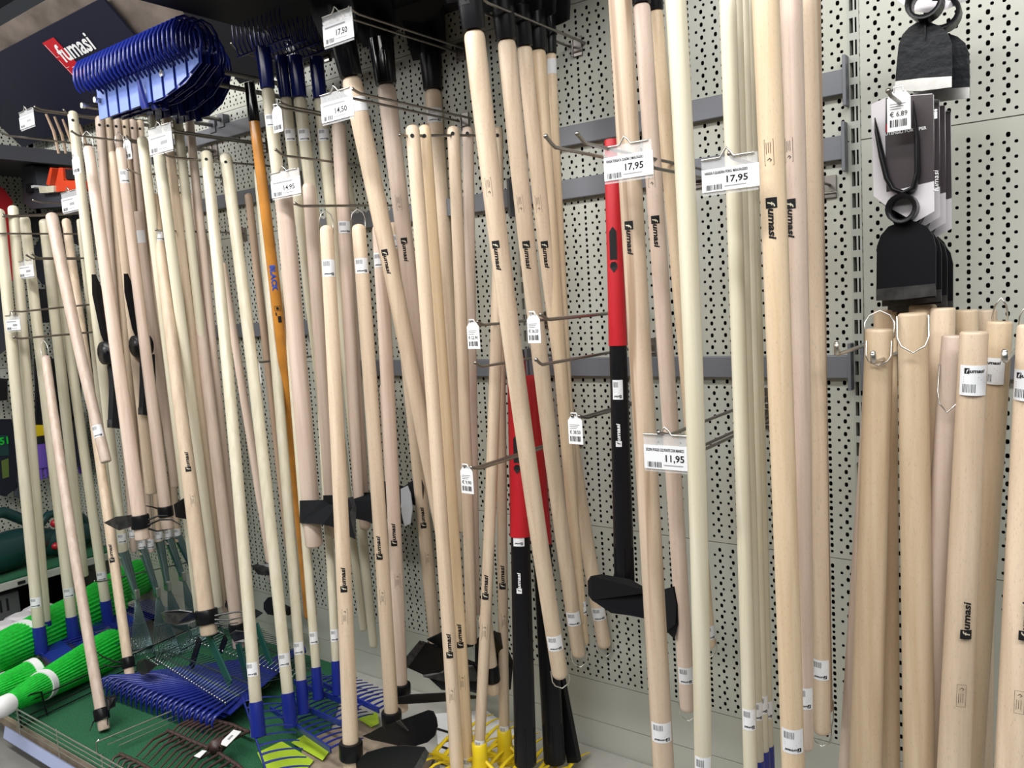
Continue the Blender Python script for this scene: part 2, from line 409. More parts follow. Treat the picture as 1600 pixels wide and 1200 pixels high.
# wire fence along the front and one divider
fr = thing('wire_fence', 'chrome wire fence along the front edge of the turf shelf', 'fence', (-2.3, -.955, .1))
for z in (.20, .182, .164, .146, .128):
    g = G(); g.tube([(-3.16, -.957, z), (-1.2, -.957, z)], .0028 if z > .19 else .002, 6); g.build('fence_wire', 'chrome', fr)
for k in range(7):
    g = G(); x = -3.15+.3*k; g.tube([(x, -.954, .1), (x, -.954, .204)], .0022, 6); g.build('fence_post', 'chrome', fr)
dv = thing('wire_divider', 'low black wire divider between green brooms and turf', 'divider', (-3.25, -.5, .1))
for z in (.125, .15, .20):
    g = G(); g.tube([(-3.16, -.94, z), (-3.2, -.6, z), (-3.25, -.05, z)], .0025, 6); g.build('divider_wire', 'black', dv)
g = G(); g.tube([(-3.155, -.945, .12), (-3.155, -.945, .215), (-3.16, -.90, .225), (-3.17, -.86, .215), (-3.17, -.85, .12)], .003, 6); g.build('end_loop', 'black', dv)
dv2 = thing('wire_divider', 'bare wire divider crossing the turf before the blue rakes', 'divider', (-2.6, -.5, .1))
a = Pz(150, 1160, .17); b = Pz(372, 1068, .17)
for k, z in enumerate((.17, .15, .135)):
    g = G(); q = V((0, 0, z-.17)); g.tube([a+q+V((k*.012, .03*k, 0)), b+q], .002 if k else .0028, 6); g.build('divider_wire', 'chrome', dv2)
g = G(); g.tube([a+V((0, 0, -.05)), a, a+V((0, .01, .004))], .0028, 6); g.build('divider_post', 'chrome', dv2)
# ---------------------------------------------------------------- header boards and banner above the left bays
e45 = V((0, math.sqrt(.5), -math.sqrt(.5))); nrm = V((0, -math.sqrt(.5), -math.sqrt(.5)))
def slope_board(x0, x1, dtop, ztop, length, th, name, m, parent=None):
    g = G(); a = V((x0, -dtop, ztop)); b = V((x1, -dtop, ztop)); g.slab([a, b, b+e45*length, a+e45*length], -nrm*th); return g.build(name, m, parent)
hb = thing('sloping_header', 'sloping brown wood-look header above the left shelving', 'header', (-3.6, -.3, 2.4))

bt = thing('banner', 'dark blue sloping banner with white lettering on a red block, behind blue rakes', 'banner', (-3.6, -.25, 2.4))
tl = Pd(0, 78, .36); tr_ = Pd(160, 0, .36)
zt = (tl.z+tr_.z)/2; x1b = tr_.x; x0b = XC+.02
g = G(); a = V((x0b, -.36, zt)); b = V((x1b, -.36, zt)); g.slab([a, b, b+e45*.42, a+e45*.42], -nrm*.01); g.build('banner_sheet', 'banner_blue', bt)
def bpt(px, py):      # point of the banner's own plane seen at a pixel
    v = ray(px, py); n = nrm; q = V((0, -.36, zt))+nrm*.001
    return CAM+v*((q-CAM).dot(n)/v.dot(n))
tp_ = bpt(0, 44)
xk = bpt(272, 2).x
slope_board(XC, xk-.004, -tp_.y-.02, tp_.z+.02, .48, .018, 'header_board', 'header_wood', hb)
q = [bpt(*p) for p in ((66, 67), (84, 58), (129, 115), (112, 123))]
o0 = q[0]; ux = V((1, 0, 0)); W = (q[1]-q[0]).x; H = (q[3]-q[0]).dot(e45)
art = Art(); art.rect(0, 0, W*1.0, H, 0)
for a_, b_ in ((.06, .42), (.5, .72), (.76, .98)):
    art.rect(W*.05, H*a_, W*.075, H*b_, 1, 1); art.rect(W*.05, H*b_, W*.3, H*(b_+.008), 1, 1)
for k in range(3): art.rect(W*.45, H*(.76+k*.05), W*.98, H*(.775+k*.05), 1, 1)
art.text('fumasi', (W*.38, H*.60), (1, 0), (0, -1), W*2.6, H*.44, 1, 2, .15, .02)
art.text('UTENSILI', (W*.75, H*1.22), (1, 0), (0, -1), W*1.8, H*.13, 1, 2)
g = G(); art.on_plane(g, o0+nrm*.001, ux, e45, nrm); g.build('lettering', ['red', 'white'], bt)
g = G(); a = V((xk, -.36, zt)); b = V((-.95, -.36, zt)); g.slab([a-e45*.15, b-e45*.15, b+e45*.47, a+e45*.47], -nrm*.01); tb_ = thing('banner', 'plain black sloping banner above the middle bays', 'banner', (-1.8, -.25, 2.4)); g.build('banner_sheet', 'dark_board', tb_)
# dark top shelf over the middle bays: its underside shades everything below
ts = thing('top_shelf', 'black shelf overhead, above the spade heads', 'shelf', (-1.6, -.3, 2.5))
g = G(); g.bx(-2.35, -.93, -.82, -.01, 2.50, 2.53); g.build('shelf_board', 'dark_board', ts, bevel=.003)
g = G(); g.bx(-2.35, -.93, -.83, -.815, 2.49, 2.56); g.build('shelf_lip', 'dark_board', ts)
# ================================================================ wooden shafts
def fsc_art(L, vert=1):
    a = Art(); W = L*.36
    for u0, v0, u1, v1 in ((-W/2, 0, -W/2+.0006, L), (W/2-.0006, 0, W/2, L), (-W/2, 0, W/2, .0006), (-W/2, L-.0006, W/2, L)): a.rect(u0, v0, u1, v1, 0)
    c = .2*L if vert > 0 else .8*L
    a.poly([(-W*.25, c), (W*.05, c-L*.09), (W*.28, c), (W*.05, c+L*.07), (W*.05, c+L*.035), (W*.18, c), (W*.05, c-L*.05), (-W*.16, c)], 0)
    for k, (p, q) in enumerate(((.08, .9), (.1, .8), (.12, .85))):
        v0, v1 = ((.38+.0*k)*L, (.38+.5*q)*L) if vert > 0 else ((.12)*L, (.12+.5*q)*L)
        a.rect(-W*.3+k*W*.22, v0, -W*.3+k*W*.22+.0008, v1, 0)
    return a
def sticker_art(hw, h, inv=True, bare=False, logo_top=False):
    a = Art(); a.rect(-hw, 0, hw, h, 0, 0, 10)
    if bare: return a
    s = -1 if logo_top else 1
    def vv(x): return x if s > 0 else h-x
    b0, b1 = sorted((vv(h*.10), vv(h*.38)))
    a.bars(-hw*.75, b0, hw*.15, b1, 9, 1)
    for k in range(3):
        v = vv(h*(.46+.08*k)); a.rect(-hw*.7, v, hw*(.7-.2*k), v+h*.025, 2, 1)
    a.rect(-hw*.8, h*.04, hw*.8, h*.055, 2, 1)
    if logo_top: a.logo((-hw*.65, h*.24), (1, 0), (0, -1), hw*1.35, h*.15, 1, 0, 1)
    else: a.logo((hw*.7, h*.80), (-1, 0), (0, 1), hw*1.4, h*.13, 1, 0, 1)
    return a
NT = [0]
def pole(name, label, cat, a, b, w, X=None, d=None, m='beech', top='dome', bot='flat', bow=0, group=None,
         logo=(), fsc=(), st=(), sock=(), part='handle', oval=1):
    X = X if isinstance(X, (tuple, list)) or X is None else (X, X); d = d if isinstance(d, (tuple, list)) or d is None else (d, d)
    p0 = PX(*a, X[0]) if X else Pd(*a, d[0]); p1 = PX(*b, X[1]) if X else Pd(*b, d[1])
    S = Shaft(p0, p1, px2r(p0, w[0]), px2r(p1, w[1]), bow)
    root = thing(name, label, cat, tuple(p1), group)
    N = 14; pts = []; rs = []
    def end(kind, t0, sgn):
        r = S.r(t0); L = S.L; o = []
        if kind == 'dome': prof = [(0, .18), (.08, .48), (.25, .76), (.5, .93), (.85, 1)]
        elif kind == 'flat': prof = [(0, .86), (.10, .97), (.2, 1)]
        else: prof = [(0, 1)]
        for x, k in prof: o.append((t0+sgn*x*r/L, k))
        return o
    prof = end(top, 0, 1)+[(i/N, 1) for i in range(1, N)]+end(bot, 1, -1)[::-1]
    prof.sort(key=lambda q: q[0])
    for t, k in prof: pts.append(S.pt(t)); rs.append(S.r(t)*k)
    g = G(); _, _, _, n0, s0 = S.at(0); g.tube(pts, rs, 24, 0, True, True, oval, s0)
    h = g.build(part, m, root)
    P = []   # print
    for (y, dr, u) in logo:
        t = S.t_at_y(y); r = S.r(t); L = .074; H = .0155
        A = Art()
        if dr > 0: A.logo((-H*.4, -L/2), (0, 1), (1, 0), L, H, 0, 1, 0)
        else: A.logo((H*.4, L/2), (0, -1), (-1, 0), L, H, 0, 1, 0)
        g = G(); A.on_shaft(g, S, t, u*r); g.build('brand_mark', ['ink', 'pale'], root)
    for (y, dr, u) in fsc:
        t = S.t_at_y(y); r = S.r(t); L = .045
        A = fsc_art(L, -1 if dr > 0 else 1)
        g = G(); A.on_shaft(g, S, t-L/2/S.L, u*r); g.build('certificate_mark', 'ink_brand', root)
    for s_ in st:
        y, h_, u = s_[0], s_[1], s_[2]; t = S.t_at_y(y); r = S.r(t)
        A = sticker_art(r*1.05, h_, logo_top=(len(s_) > 3 and s_[3] == 'top'), bare=(len(s_) > 3 and s_[3] == 'bare'))
        g = G(); A.on_shaft(g, S, t-h_/2/S.L, u*r); g.build('sticker', ['paper', 'ink', 'ink_soft'], root)
    for (y0, y1, k, mm, flare) in sock:      # metal or plastic ferrule from picture height y0 to y1
        t0, t1 = S.t_at_y(y0), S.t_at_y(y1); g = G()
        r0, r1 = S.r(max(0, min(1, t0))), S.r(max(0, min(1, t1)))
        g.tube([S.pt(t0), S.pt(t0+.02*(t1-t0)), S.pt((t0+t1)/2), S.pt(t1)], [r0*k*.98, r0*k, (r0+r1)/2*k*(1+flare)/2, r1*k*flare], 20)
        g.build('socket', mm, root)
    root_d = dict(root=root, S=S); NT[0] += 1
    return root_d
def loop(T, end=1, length=.05, wd=1.0, m='chrome', t=None, lean=0):
    """bent wire hanger pinned through the end of a handle"""
    S = T['S']; tt = .985 if end else .015
    if t is not None: tt = t
    c, a, r, n, s = S.at(tt); a = a*(1 if end else -1); w = r*1.08*wd
    pts = [c-s*w*.2+n*0, c-s*w, c-s*w+a*length*.6, c-s*w*.75+a*length*.85+n*lean, c+a*(length*1.05)+n*lean, c+s*w*.75+a*length*.85+n*lean, c+s*w+a*length*.6, c+s*w, c+s*w*.2]
    if length < 0:
        pts = pts[1:-1]; pts = [p+n*(r*(.35 if i in (0, 6) else .95)+.003) for i, p in enumerate(pts)]
    if 0: pts = [p+n*(r*1.12+.003) for p in pts[:1]]+[p+n*(r*(.35 if i in (0, 6) else .95)+.003) for i, p in enumerate(pts[1:-1])]+[pts[-1]+n*(r*1.12+.003)]
    g = G(); g.tube(pts, .0018, 6); g.build('wire_hanger', m, T['root'])
def collar(T, y, h=.035, k=1.28, m='black'):
    S = T['S']; t = S.t_at_y(y); c, a, r, n, s = S.at(t); g = G()
    g.tube([c-a*h/2, c-a*h*.42, c+a*h*.42, c+a*h/2], [r*k*.95, r*k, r*k, r*k*.95], 20); g.tube([c-a*h/2-a*.001, c-a*h/2], [r*1.01, r*k*.95], 20, caps=False)
    g.build('collar', m, T['root']); return c, a, r, n, s
def blade(T, pts, th=.004, m='black', name='blade', bevel=.001, edge=None, label=None):
    """plate from picture corners (px, py, distance from wall), given real thickness"""
    q = [Pd(*p) for p in pts]
    n = (q[1]-q[0]).cross(q[2]-q[0]).normalized()
    if n.dot(CAM-q[0]) > 0: n = -n
    g = G(); g.slab(q, n*th); return g.build(name, m, T['root'] if isinstance(T, dict) else T, bevel=bevel, label=label)
B = pole; HG = 'loose beech handles'
# ---- right bay: thick pick handles on prongs
G1_ = 'thick beech pick handles in the right bay'
def pick(label, a, b, w, d, m='beech_tan', **k):
    return B('wooden_haft', label, 'handle', a, b, w, d=d, m=m, top='flat', bot='flat', group=G1_, oval=.8, **k)
T = pick('thick beech pick handle, leftmost in the right bay, on the chrome prong', (1374, 514), (1348, 1330), (41, 49), (.36, .34)); loop(T, 0, .05, .95, lean=-.02)
loop(T, 0, -.045, .8, t=.02)
pick('darker beech pick handle directly behind the leftmost one of the right bay', (1383, 484), (1393, 1320), (34, 26), (.23, .21))
pick('slim part of a pick handle showing left of the leftmost one at the bottom', (1366, 520), (1320, 1330), (22, 34), (.27, .25), 'beech_pink')
T = pick('thick beech pick handle with a wire loop on its face, second from left', (1426, 489), (1438, 1330), (43, 46), (.39, .36)); loop(T, 0, -.065, .95, t=.004, lean=.01)
pick('pick handle whose top stands behind the second one from left', (1442, 476), (1452, 1320), (40, 34), (.24, .22))
pick('darker brown pick handle between the loop-faced one and the twin below the hoe blade', (1473, 481), (1455, 1320), (36, 34), (.27, .25), 'beech')
T = pick('narrow pinkish pick handle left of the stickered one', (1488, 524), (1434, 1330), (30, 44), (.36, .34), 'beech_pink'); loop(T, 0, -.085, .9, t=.05, lean=.012)
T = pick('pick handle with a white sticker near its top and a black mark low down', (1522, 518), (1484, 1335), (40, 48), (.42, .40), 'beech', st=[(592, .055, .15, 'top')], logo=[(960, -1, .35)], fsc=[(1076, -1, .25)])
T = pick('pick handle right of the stickered one, its wire loop standing up', (1562, 502), (1508, 1330), (37, 36), (.33, .31), st=[(578, .05, -.45, 'top')]); loop(T, 0, .075, .5, t=.03, lean=.03)
pick('pick handle at the back, its top seen between the twin prongs', (1510, 484), (1500, 1320), (34, 30), (.20, .18))
pick('shortest-looking pick handle at the back right of the bundle', (1541, 484), (1536, 1300), (30, 26), (.13, .12), 'beech')
T = pick('pick handle cut by the right edge of the picture', (1618, 507), (1578, 1335), (50, 54), (.40, .38), 'beech', st=[(600, .055, -.3, 'top')], logo=[(960, -1, .2)], fsc=[(1085, -1, .1)]); loop(T, 0, .05, .8)
# ---- middle right: four long handles hung head up
GA = 'long handles hanging left of the slotted upright'
def lh(label, a, b, w, X, m='beech', name='wooden_pole', **k): return B(name, label, 'handle', a, b, w, X=X, m=m, **k)
lh('long thick beech handle with sticker at its foot, left of the slotted upright', (1193, -80), (1242, 1290), (42, 34), -.5, 'beech_tan', group=GA, logo=[(342, 1, -.15)], fsc=[(240, 1, -.2)], st=[(1150, .05, .05)], bow=2)
T = lh('long pinkish handle just right of the thickest one, rounded foot', (1232, -80), (1257, 1173), (37, 27), -.5, 'beech_pink', group=GA, logo=[(342, 1, -.45)], fsc=[(236, 1, -.5)], st=[(1086, .045, .0)], bot='dome', bow=4)
T = lh('long handle second from the slotted upright, shortest foot with sticker', (1258, -80), (1284, 1148), (30, 26), -.505, 'beech', group=GA, st=[(1042, .045, -.1)], bot='dome', bow=4); loop(T)
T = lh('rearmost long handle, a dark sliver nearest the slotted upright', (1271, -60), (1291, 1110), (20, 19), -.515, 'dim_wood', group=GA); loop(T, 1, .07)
# ---- rakes with cream handles
GR = 'cream-handled rakes right of the maul'
lh('brightest cream rake handle, standing in front of the price tags', (1051, -80), (1099, 1260), (33, 26), -.6, 'pale', 'leaf_rake', group=GR, st=[(1197, .05, 0)], bow=9)
lh('cream rake handle under the right-hand 17,95 price tag', (1134, -80), (1175, 1300), (26, 21), -.6, 'pale', 'leaf_rake', group=GR, st=[(1120, .045, 0)], bow=2)
for i, (a, b, s) in enumerate((((1149, -60), (1185, 1195), 1108), ((1159, -60), (1193, 1180), 1098), ((1168, -60), (1200, 1172), 1106))):
    lh(('cream rake handle just behind the one under the right-hand price tag', 'third cream rake handle back, a sliver between two others', 'rearmost cream rake handle, next to the thick beech handles')[i], a, b, (18, 17), -.6-.004*i, 'pale', 'leaf_rake', group=GR, st=[(s, .04, .2)], sock=[(b[1]-8, b[1]+110, 1.1, 'blue', 1.1)])
# ---- spades left of them
GS = 'beech-handled spades hanging head up'
T = lh('spade handle with dark streaked grain under the left 17,95 price tag', (965, -70), (1042, 1290), (37, 33), -.87, 'streaked', 'spade', group=GS, logo=[(372, 1, -.35)], st=[(1137, .05, 0)])
T = lh('spade handle with black socket, right of the dark-streaked one', (1002, 3), (1075, 1112), (27, 24), -.87, 'beech_pink', 'spade', group=GS, bot='dome', logo=[(362, 1, -.15)], fsc=[(278, 1, -.3)], st=[(1051, .045, 0)], sock=[(6, -70, 1.08, 'black', 1.1)], bow=2); loop(T)
T = lh('slimmer spade handle half hidden by the brightest cream rake handle', (1024, 13), (1109, 1012), (23, 19), -.87, 'beech_tan', 'spade', group=GS, bot='dome', st=[(985, .04, .3)], sock=[(16, -60, 1.1, 'black', 1.1)]); loop(T, 1, .05)
# the leaning group
GL = 'spades leaning left of the red and black maul'
sp = []
for a, b, w, lab, kw in (
    ((740, 45), (876, 1060), (33, 25), 'frontmost leaning spade, its rounded foot lowest, black socket at top', dict(logo=[(398, 1, -.35)], fsc=[(292, 1, -.35)], st=[(1000, .045, 0)], bow=-6)),
    ((791, 60), (905, 1027), (29, 22), 'second leaning spade, right of the frontmost', dict(logo=[(398, 1, -.1)], fsc=[(318, 1, -.3)], st=[(963, .042, 0)], bow=-6)),
    ((819, 70), (945, 1012), (24, 22), 'leaning spade ending furthest right, below the maul head', dict(logo=[(397, 1, -.1)], fsc=[(318, 1, -.3)], st=[(955, .042, 0)], bow=-10)),
    ((840, 76), (913, 1008), (26, 16), 'leaning spade with fleck-lined grain, fourth from left', dict(m='beech_tan', bow=-3, st=[(948, .04, .5)])),
    ((861, 82), (907, 975), (16, 14), 'rearmost leaning spade with a small label near its socket', dict(m='beech_tan', bow=-2, st=[(105, .04, .1, 'bare')]))):
    T = lh(lab, a, b, w, -1.25, kw.pop('m', 'beech'), 'spade', group=GL, bot='dome', sock=[(a[1]+2, a[1]-60, 1.1, 'black', 1.15)], **kw); loop(T, 1, .055); sp.append(T)
# ---- shafts hung by drilled holes
GH = 'hoe handles hung on a rod through drilled holes'
def drill(T, t=.014):
    S = T['S']; c, a, r, n, s = S.at(t); g = G()
    x = (s*.8-n*.2).normalized(); g2 = []
    c2 = c+a*.004-s*r*.12
    g.tube([c2+n*(r*1.0+.0015), c2+n*r*.6], .0055, 12); g.build('hanging_hole', 'ink', T['root'])
hs = []
for a, b, w, X, m, lab, kw in (
    ((644, 195), (720, 1300), (22, 21), -1.55, 'beech', 'drilled straw-coloured handle at the tip of the rod', dict(logo=[(1005, -1, -.1)], fsc=[(1082, -1, -.1)], bow=3)),
    ((663, 195), (738, 1300), (19, 20), -1.56, 'beech_yellow', 'drilled handle second on the rod, most yellow of them', dict(logo=[(990, -1, -.1)], fsc=[(1062, -1, -.1)], st=[(1192, .05, 0)], bow=2)),
    ((708, 197), (737, 1005), (20, 17), -1.56, 'beech', 'drilled handle third on the rod, beside the white 22.90 tag', dict(bow=2)),
    ((731, 198), (743, 960), (18, 14), -1.57, 'beech_pink', 'drilled pinkish handle fourth on the rod', {}),
    ((778, 198), (788, 1145), (16, 16), -1.50, 'beech', 'straight hoe handle standing in the right-hand yellow socket', dict(logo=[(900, -1, -.1)], fsc=[(968, -1, .2)], st=[(1142, .04, 0)]))):
    T = B('hoe', lab, 'hoe', a, b, w, X=X, m=m, group=GH, **kw); drill(T); hs.append(T)
yr1 = B('yellow_rake', 'yellow-headed rake whose beech shaft leans left at the bottom', 'rake', (781, 330), (749, 1166), (20, 17), X=(-1.40, -1.50), m='beech', logo=[(915, -1, -.3)], fsc=[(985, -1, -.1)], st=[(1165, .045, 0)], bow=3, group='yellow-headed rakes at the bottom')
# ---- big socketed ones leaning right
GK = 'spades with glossy black sockets'
K1 = lh('spade with glossy black socket, long shaft leaning across the middle', (548, 118), (706, 920), (31, 20), (-1.8, -1.72), 'beech', 'spade', group=GK, logo=[(408, 1, -.35)], st=[(165, .04, .3, 'bare')], sock=[(120, 55, 1.15, 'black_gloss', 1.2)], bow=4)
K2 = lh('spade with glossy black socket right of the 14,50 price tag', (603, 130), (672, 700), (29, 21), (-1.80, -1.76), 'beech_pink', 'spade', group=GK, logo=[(391, 1, -.1)], fsc=[(318, 1, -.2)], sock=[(132, 62, 1.15, 'black_gloss', 1.2)])
K3 = lh('spade with dull black socket and label, behind the drilled handles', (676, 138), (727, 830), (26, 19), -1.79, 'beech', 'spade', group=GK, st=[(182, .045, 0)], sock=[(140, 85, 1.15, 'black', 1.15)])
# ---- hoes hung by wire loops on the middle rod
GZ = 'hoes hung by wire loops in the middle'
L1 = lh('hoe with sticker below its rounded top, left one of the front pair', (510, 352), (550, 1215), (21, 25), (-1.86, -1.82), 'beech', 'hoe', group=GZ, st=[(420, .05, .0)], logo=[(903, -1, -.1)], fsc=[(960, -1, -.1)], bow=2)
L2 = lh('hoe with sticker below its rounded top, right one of the front pair', (560, 350), (613, 1138), (22, 22), (-1.82, -1.80), 'beech', 'hoe', group=GZ, st=[(416, .045, .0)], logo=[(853, -1, -.4)], fsc=[(930, -1, -.3)], bow=2)
N_ = lh('hoe whose shaft passes left of the lone silver axe edge', (592, 350), (628, 1110), (22, 20), -1.86, 'beech_pink', 'hoe', group=GZ, st=[(407, .045, -.2)], logo=[(833, -1, -.2)], fsc=[(905, -1, .1)], bow=2)
M_ = lh('hoe with rounded top behind the long leaning spade shaft', (614, 347), (680, 1003), (21, 20), -1.90, 'beech', 'hoe', group=GZ, st=[(378, .045, .0)], logo=[(806, -1, -.1)], fsc=[(870, -1, .1)], bow=1)
for T in (L1, L2, M_): loop(T, 0, .065, .9, 'wire')
L3 = lh('brown stickered shaft between the front pair of hoes', (529, 190), (561, 790), (22, 17), -2.10, 'beech_pink', st=[(356, .04, .1)], group='shafts behind the front pair of hoes')
# ---- axes
GX = 'felling axes with black heads'
P1 = lh('axe with the nearest black head, its handle knob lowest', (440, 268), (491, 853), (27, 27), -2.13, 'beech_pink', 'axe', group=GX, top='dome', bot='flat')
P2 = lh('axe behind the nearest one, knob just below the head', (482, 285), (521, 842), (20, 18), -2.15, 'beech_pink', 'axe', group=GX, bot='dome')
P3 = lh('third axe, its pinkish knob peeping under the head between two hoes', (536, 300), (571, 828), (20, 18), -2.14, 'beech_pink', 'axe', group=GX, bot='dome')
# ---- orange shaft
Q = B('digging_fork', 'orange-brown shaft with blue lettering and a black socket', 'fork', (395, 170), (486, 968), (16, 20), X=-2.38, m='orange', bot='dome', bow=3, sock=[(190, 130, 1.1, 'black_gloss', .9)])
g = G(); A = Art(); A.text('BLACK', (-.0085, -.045), (0, 1), (1, 0), .09, .016, 0, 5, 0, .05); A.on_shaft(g, Q['S'], Q['S'].t_at_y(435), 0); g.build('blue_lettering', 'blue_print', Q['root'])
g = G(); A = Art()
for u0, v0, u1, v1 in ((-.01, 0, .01, .001), (-.01, .016, .01, .017), (-.01, 0, -.009, .017), (.009, 0, .01, .017), (-.004, .004, .004, .013), (-.008, .022, -.004, .034), (-.002, .036, .009, .058)): A.rect(u0, v0, u1, v1, 0, 4, 4)
A.on_shaft(g, Q['S'], Q['S'].t_at_y(478), 0); g.build('warning_print', 'ink', Q['root'])
# ---- rakes hung head up, blue sockets at top
GO = 'cream shafts hung head up from blue sockets'
OT = []
for a, b, w, X, lab, kw in (
    ((418, 136), (478, 640), (20, 17), -2.24, 'cream shaft with blue socket nearest the orange handle', dict(st=[(190, .04, 0)])),
    ((446, 150), (540, 930), (17, 14), -2.27, 'cream shaft with blue socket behind the long white tag', dict(st=[(212, .04, 0)])),
    ((468, 150), (568, 986), (20, 12), -2.23, 'cream shaft with blue socket, its slotted foot ending left of its twin', dict(st=[(212, .04, 0)])),
    ((500, 152), (584, 1012), (19, 13), -2.19, 'cream shaft with blue socket, its foot the lower of the two bare ends', dict(st=[(212, .04, 0)]))):
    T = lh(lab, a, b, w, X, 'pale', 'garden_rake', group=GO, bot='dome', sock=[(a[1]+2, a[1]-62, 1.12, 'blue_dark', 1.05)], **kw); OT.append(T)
lh('pale shaft with a turned groove right of the blue-socketed ones', (528, 205), (548, 330), (19, 18), -2.17, 'pale', group=GO, top='flat')
# ================================================================ left bays
# cream handles hung by holes on the rod in front
GP = 'cream rake handles left of the orange one'
R1 = B('garden_rake', 'cream-handled blue rake, first of the two with holed tops left of the orange shaft', 'rake', (322, 236), (400, 1100), (17, 19), X=(-2.6, -2.14), m='pale', group=GP, bow=3, st=[(1045, .042, -.3)], sock=[(1096, 1150, 1.12, 'blue', 1.1)])
R2 = B('garden_rake', 'cream-handled blue rake, second of the two with holed tops left of the orange shaft', 'rake', (352, 240), (450, 1086), (18, 18), X=(-2.6, -2.18), m='pale', group=GP, bow=4, st=[(1030, .042, -.1)], sock=[(1082, 1135, 1.12, 'blue', 1.1)])
for T in (R1, R2): drill(T, .02)
R3 = B('garden_rake', 'cream-handled blue rake whose shaft passes behind the orange one', 'rake', (404, 262), (471, 1066), (16, 16), X=(-2.55, -2.18), m='pale', group=GP, bow=2, st=[(1012, .04, -.1)], sock=[(1062, 1115, 1.12, 'blue', 1.1)])
R4 = B('garden_rake', 'blue rake with cream shaft standing under the orange knob', 'rake', (444, 420), (494, 1044), (13, 14), X=(-2.40, -2.15), m='pale', group=GP, st=[(996, .04, 0)], sock=[(1042, 1092, 1.12, 'blue', 1.1)])
R5 = B('garden_rake', 'blue rake with cream shaft just left of the front hoe', 'rake', (490, 420), (525, 1034), (13, 13), X=(-2.28, -2.10), m='pale', group=GP, st=[(992, .04, 0)], sock=[(1032, 1085, 1.12, 'blue', 1.1)])
B('wooden_pole', 'dark brown handle against the panel left of the orange shaft', 'handle', (388, 302), (452, 860), (12, 12), X=-2.62, m='dim_wood')
U1 = B('weeding_hoe', 'thin pinkish hoe shaft between the two cream rakes, spoon blade below', 'hoe', (347, 410), (427, 905), (12, 13), X=-2.68, m='beech_pink', bot='flat')
U2 = B('weeding_hoe', 'thin slanting shaft behind the first holed cream handle', 'hoe', (303, 300), (345, 480), (9, 9), X=-3.02, m='beech_pink', bot='flat')
# the rear rows on drilled rods
GS2 = 'leaf rakes with zinc sockets hung by drilled holes'
S_ = []
zs = [((113, 173), (194, 871), (15, 14), 'pale', 'cream leaf-rake handle, leftmost on the upper rod', dict(st=[(840, .04, 0)])),
      ((155, 181), (209, 862), (13, 10), 'beech_pink', 'pinkish leaf-rake handle second on the upper rod', dict(st=[(832, .04, 0)])),
      ((168, 182), (223, 866), (12, 12), 'beech', 'leaf-rake handle third on the upper rod', dict(st=[(849, .04, 0)])),
      ((181, 183), (236, 862), (12, 12), 'beech_pink', 'leaf-rake handle fourth on the upper rod', dict(st=[(849, .04, 0)])),
      ((194, 184), (250, 855), (12, 12), 'beech', 'leaf-rake handle fifth on the upper rod', dict(st=[(836, .04, 0)])),
      ((206, 186), (264, 850), (12, 12), 'beech_pink', 'leaf-rake handle sixth on the upper rod', dict(st=[(834, .04, 0)])),
      ((218, 187), (278, 846), (11, 12), 'beech', 'leaf-rake handle innermost on the upper rod', dict(st=[(832, .04, 0)]))]
for a, b, w, m, lab, kw in zs:
    T = B('leaf_rake', lab, 'rake', a, b, w, X=-3.3, m=m, group=GS2, bot='flat', **kw); drill(T, .02); S_.append(T)
GS3 = 'handles under the pair of white clip labels'
S5 = B('hoe', 'pink-tinged hoe handle on a spring wire, second from the left price tag', 'hoe', (138, 228), (223, 843), (16, 22), X=(-3.1, -2.95), m='beech_pink', bot='flat', group=GS3)
S6 = B('hoe', 'pink-tinged hoe handle beside the small hanging tag', 'hoe', (188, 230), (262, 826), (15, 18), X=(-3.05, -2.95), m='beech_pink', bot='flat', group=GS3, st=[(277, .05, .2)])
for T in (S5, S6): loop(T, 0, .075, .8)
S13 = B('wooden_pole', 'flat-ended handle stopping above the hoe heads', 'handle', (176, 236), (237, 771), (12, 18), X=-3.12, m='beech', bot='flat', group=GS3)
S14 = B('wooden_pole', 'dim handle behind the hoe blades, ending by the pair of collars', 'handle', (214, 330), (275, 760), (15, 14), X=-3.12, m='beech_pink', bot='flat', group=GS3, st=[(370, .05, 0, 'bare')])
S7 = B('wooden_pole', 'cream round-topped handle just left of the bright clip label', 'handle', (222, 213), (311, 962), (16, 13), X=-2.95, m='pale', group=GS3)
S8 = B('wooden_pole', 'cream handle rising behind the bright clip label', 'handle', (240, 178), (342, 948), (18, 14), X=-2.86, m='pale', group=GS3)
S9a = B('wooden_pole', 'round-topped handle just right of the one behind the clip label', 'handle', (259, 182), (352, 955), (14, 13), X=-2.88, m='beech', group=GS3)
S9b = B('wooden_pole', 'pale round-topped handle third right of the clip label', 'handle', (277, 183), (363, 965), (15, 12), X=-2.86, m='pale', group=GS3)
S9c = B('wooden_pole', 'round-topped handle last right of the clip label', 'handle', (296, 187), (375, 952), (13, 13), X=-2.86, m='beech_pink', group=GS3)
S10 = B('cultivator', 'wooden shaft with two-ended steel cultivator head, its end knocked and stained', 'cultivator', (239, 302), (327, 992), (15, 26), X=(-2.98, -2.66), m='beech', bot='flat', group='shafts on wire loops', logo=[(722, -1, 0)], fsc=[(782, -1, .1)], st=[(370, .04, .3)]); loop(S10, 0, .07, .8)
S11 = B('cultivator', 'second cultivator shaft with a white label on its rounded top', 'cultivator', (288, 301), (374, 1012), (17, 19), X=(-2.92, -2.74), m='beech_pink', bot='flat', group='shafts on wire loops', st=[(365, .05, -.4, 'bare')]); loop(S11, 0, .07, .8)
S12 = B('wooden_pole', 'third shaft of the wire-loop row, mostly hidden by its neighbour', 'handle', (301, 303), (362, 940), (14, 12), X=-2.98, m='beech_pink', group='shafts on wire loops')
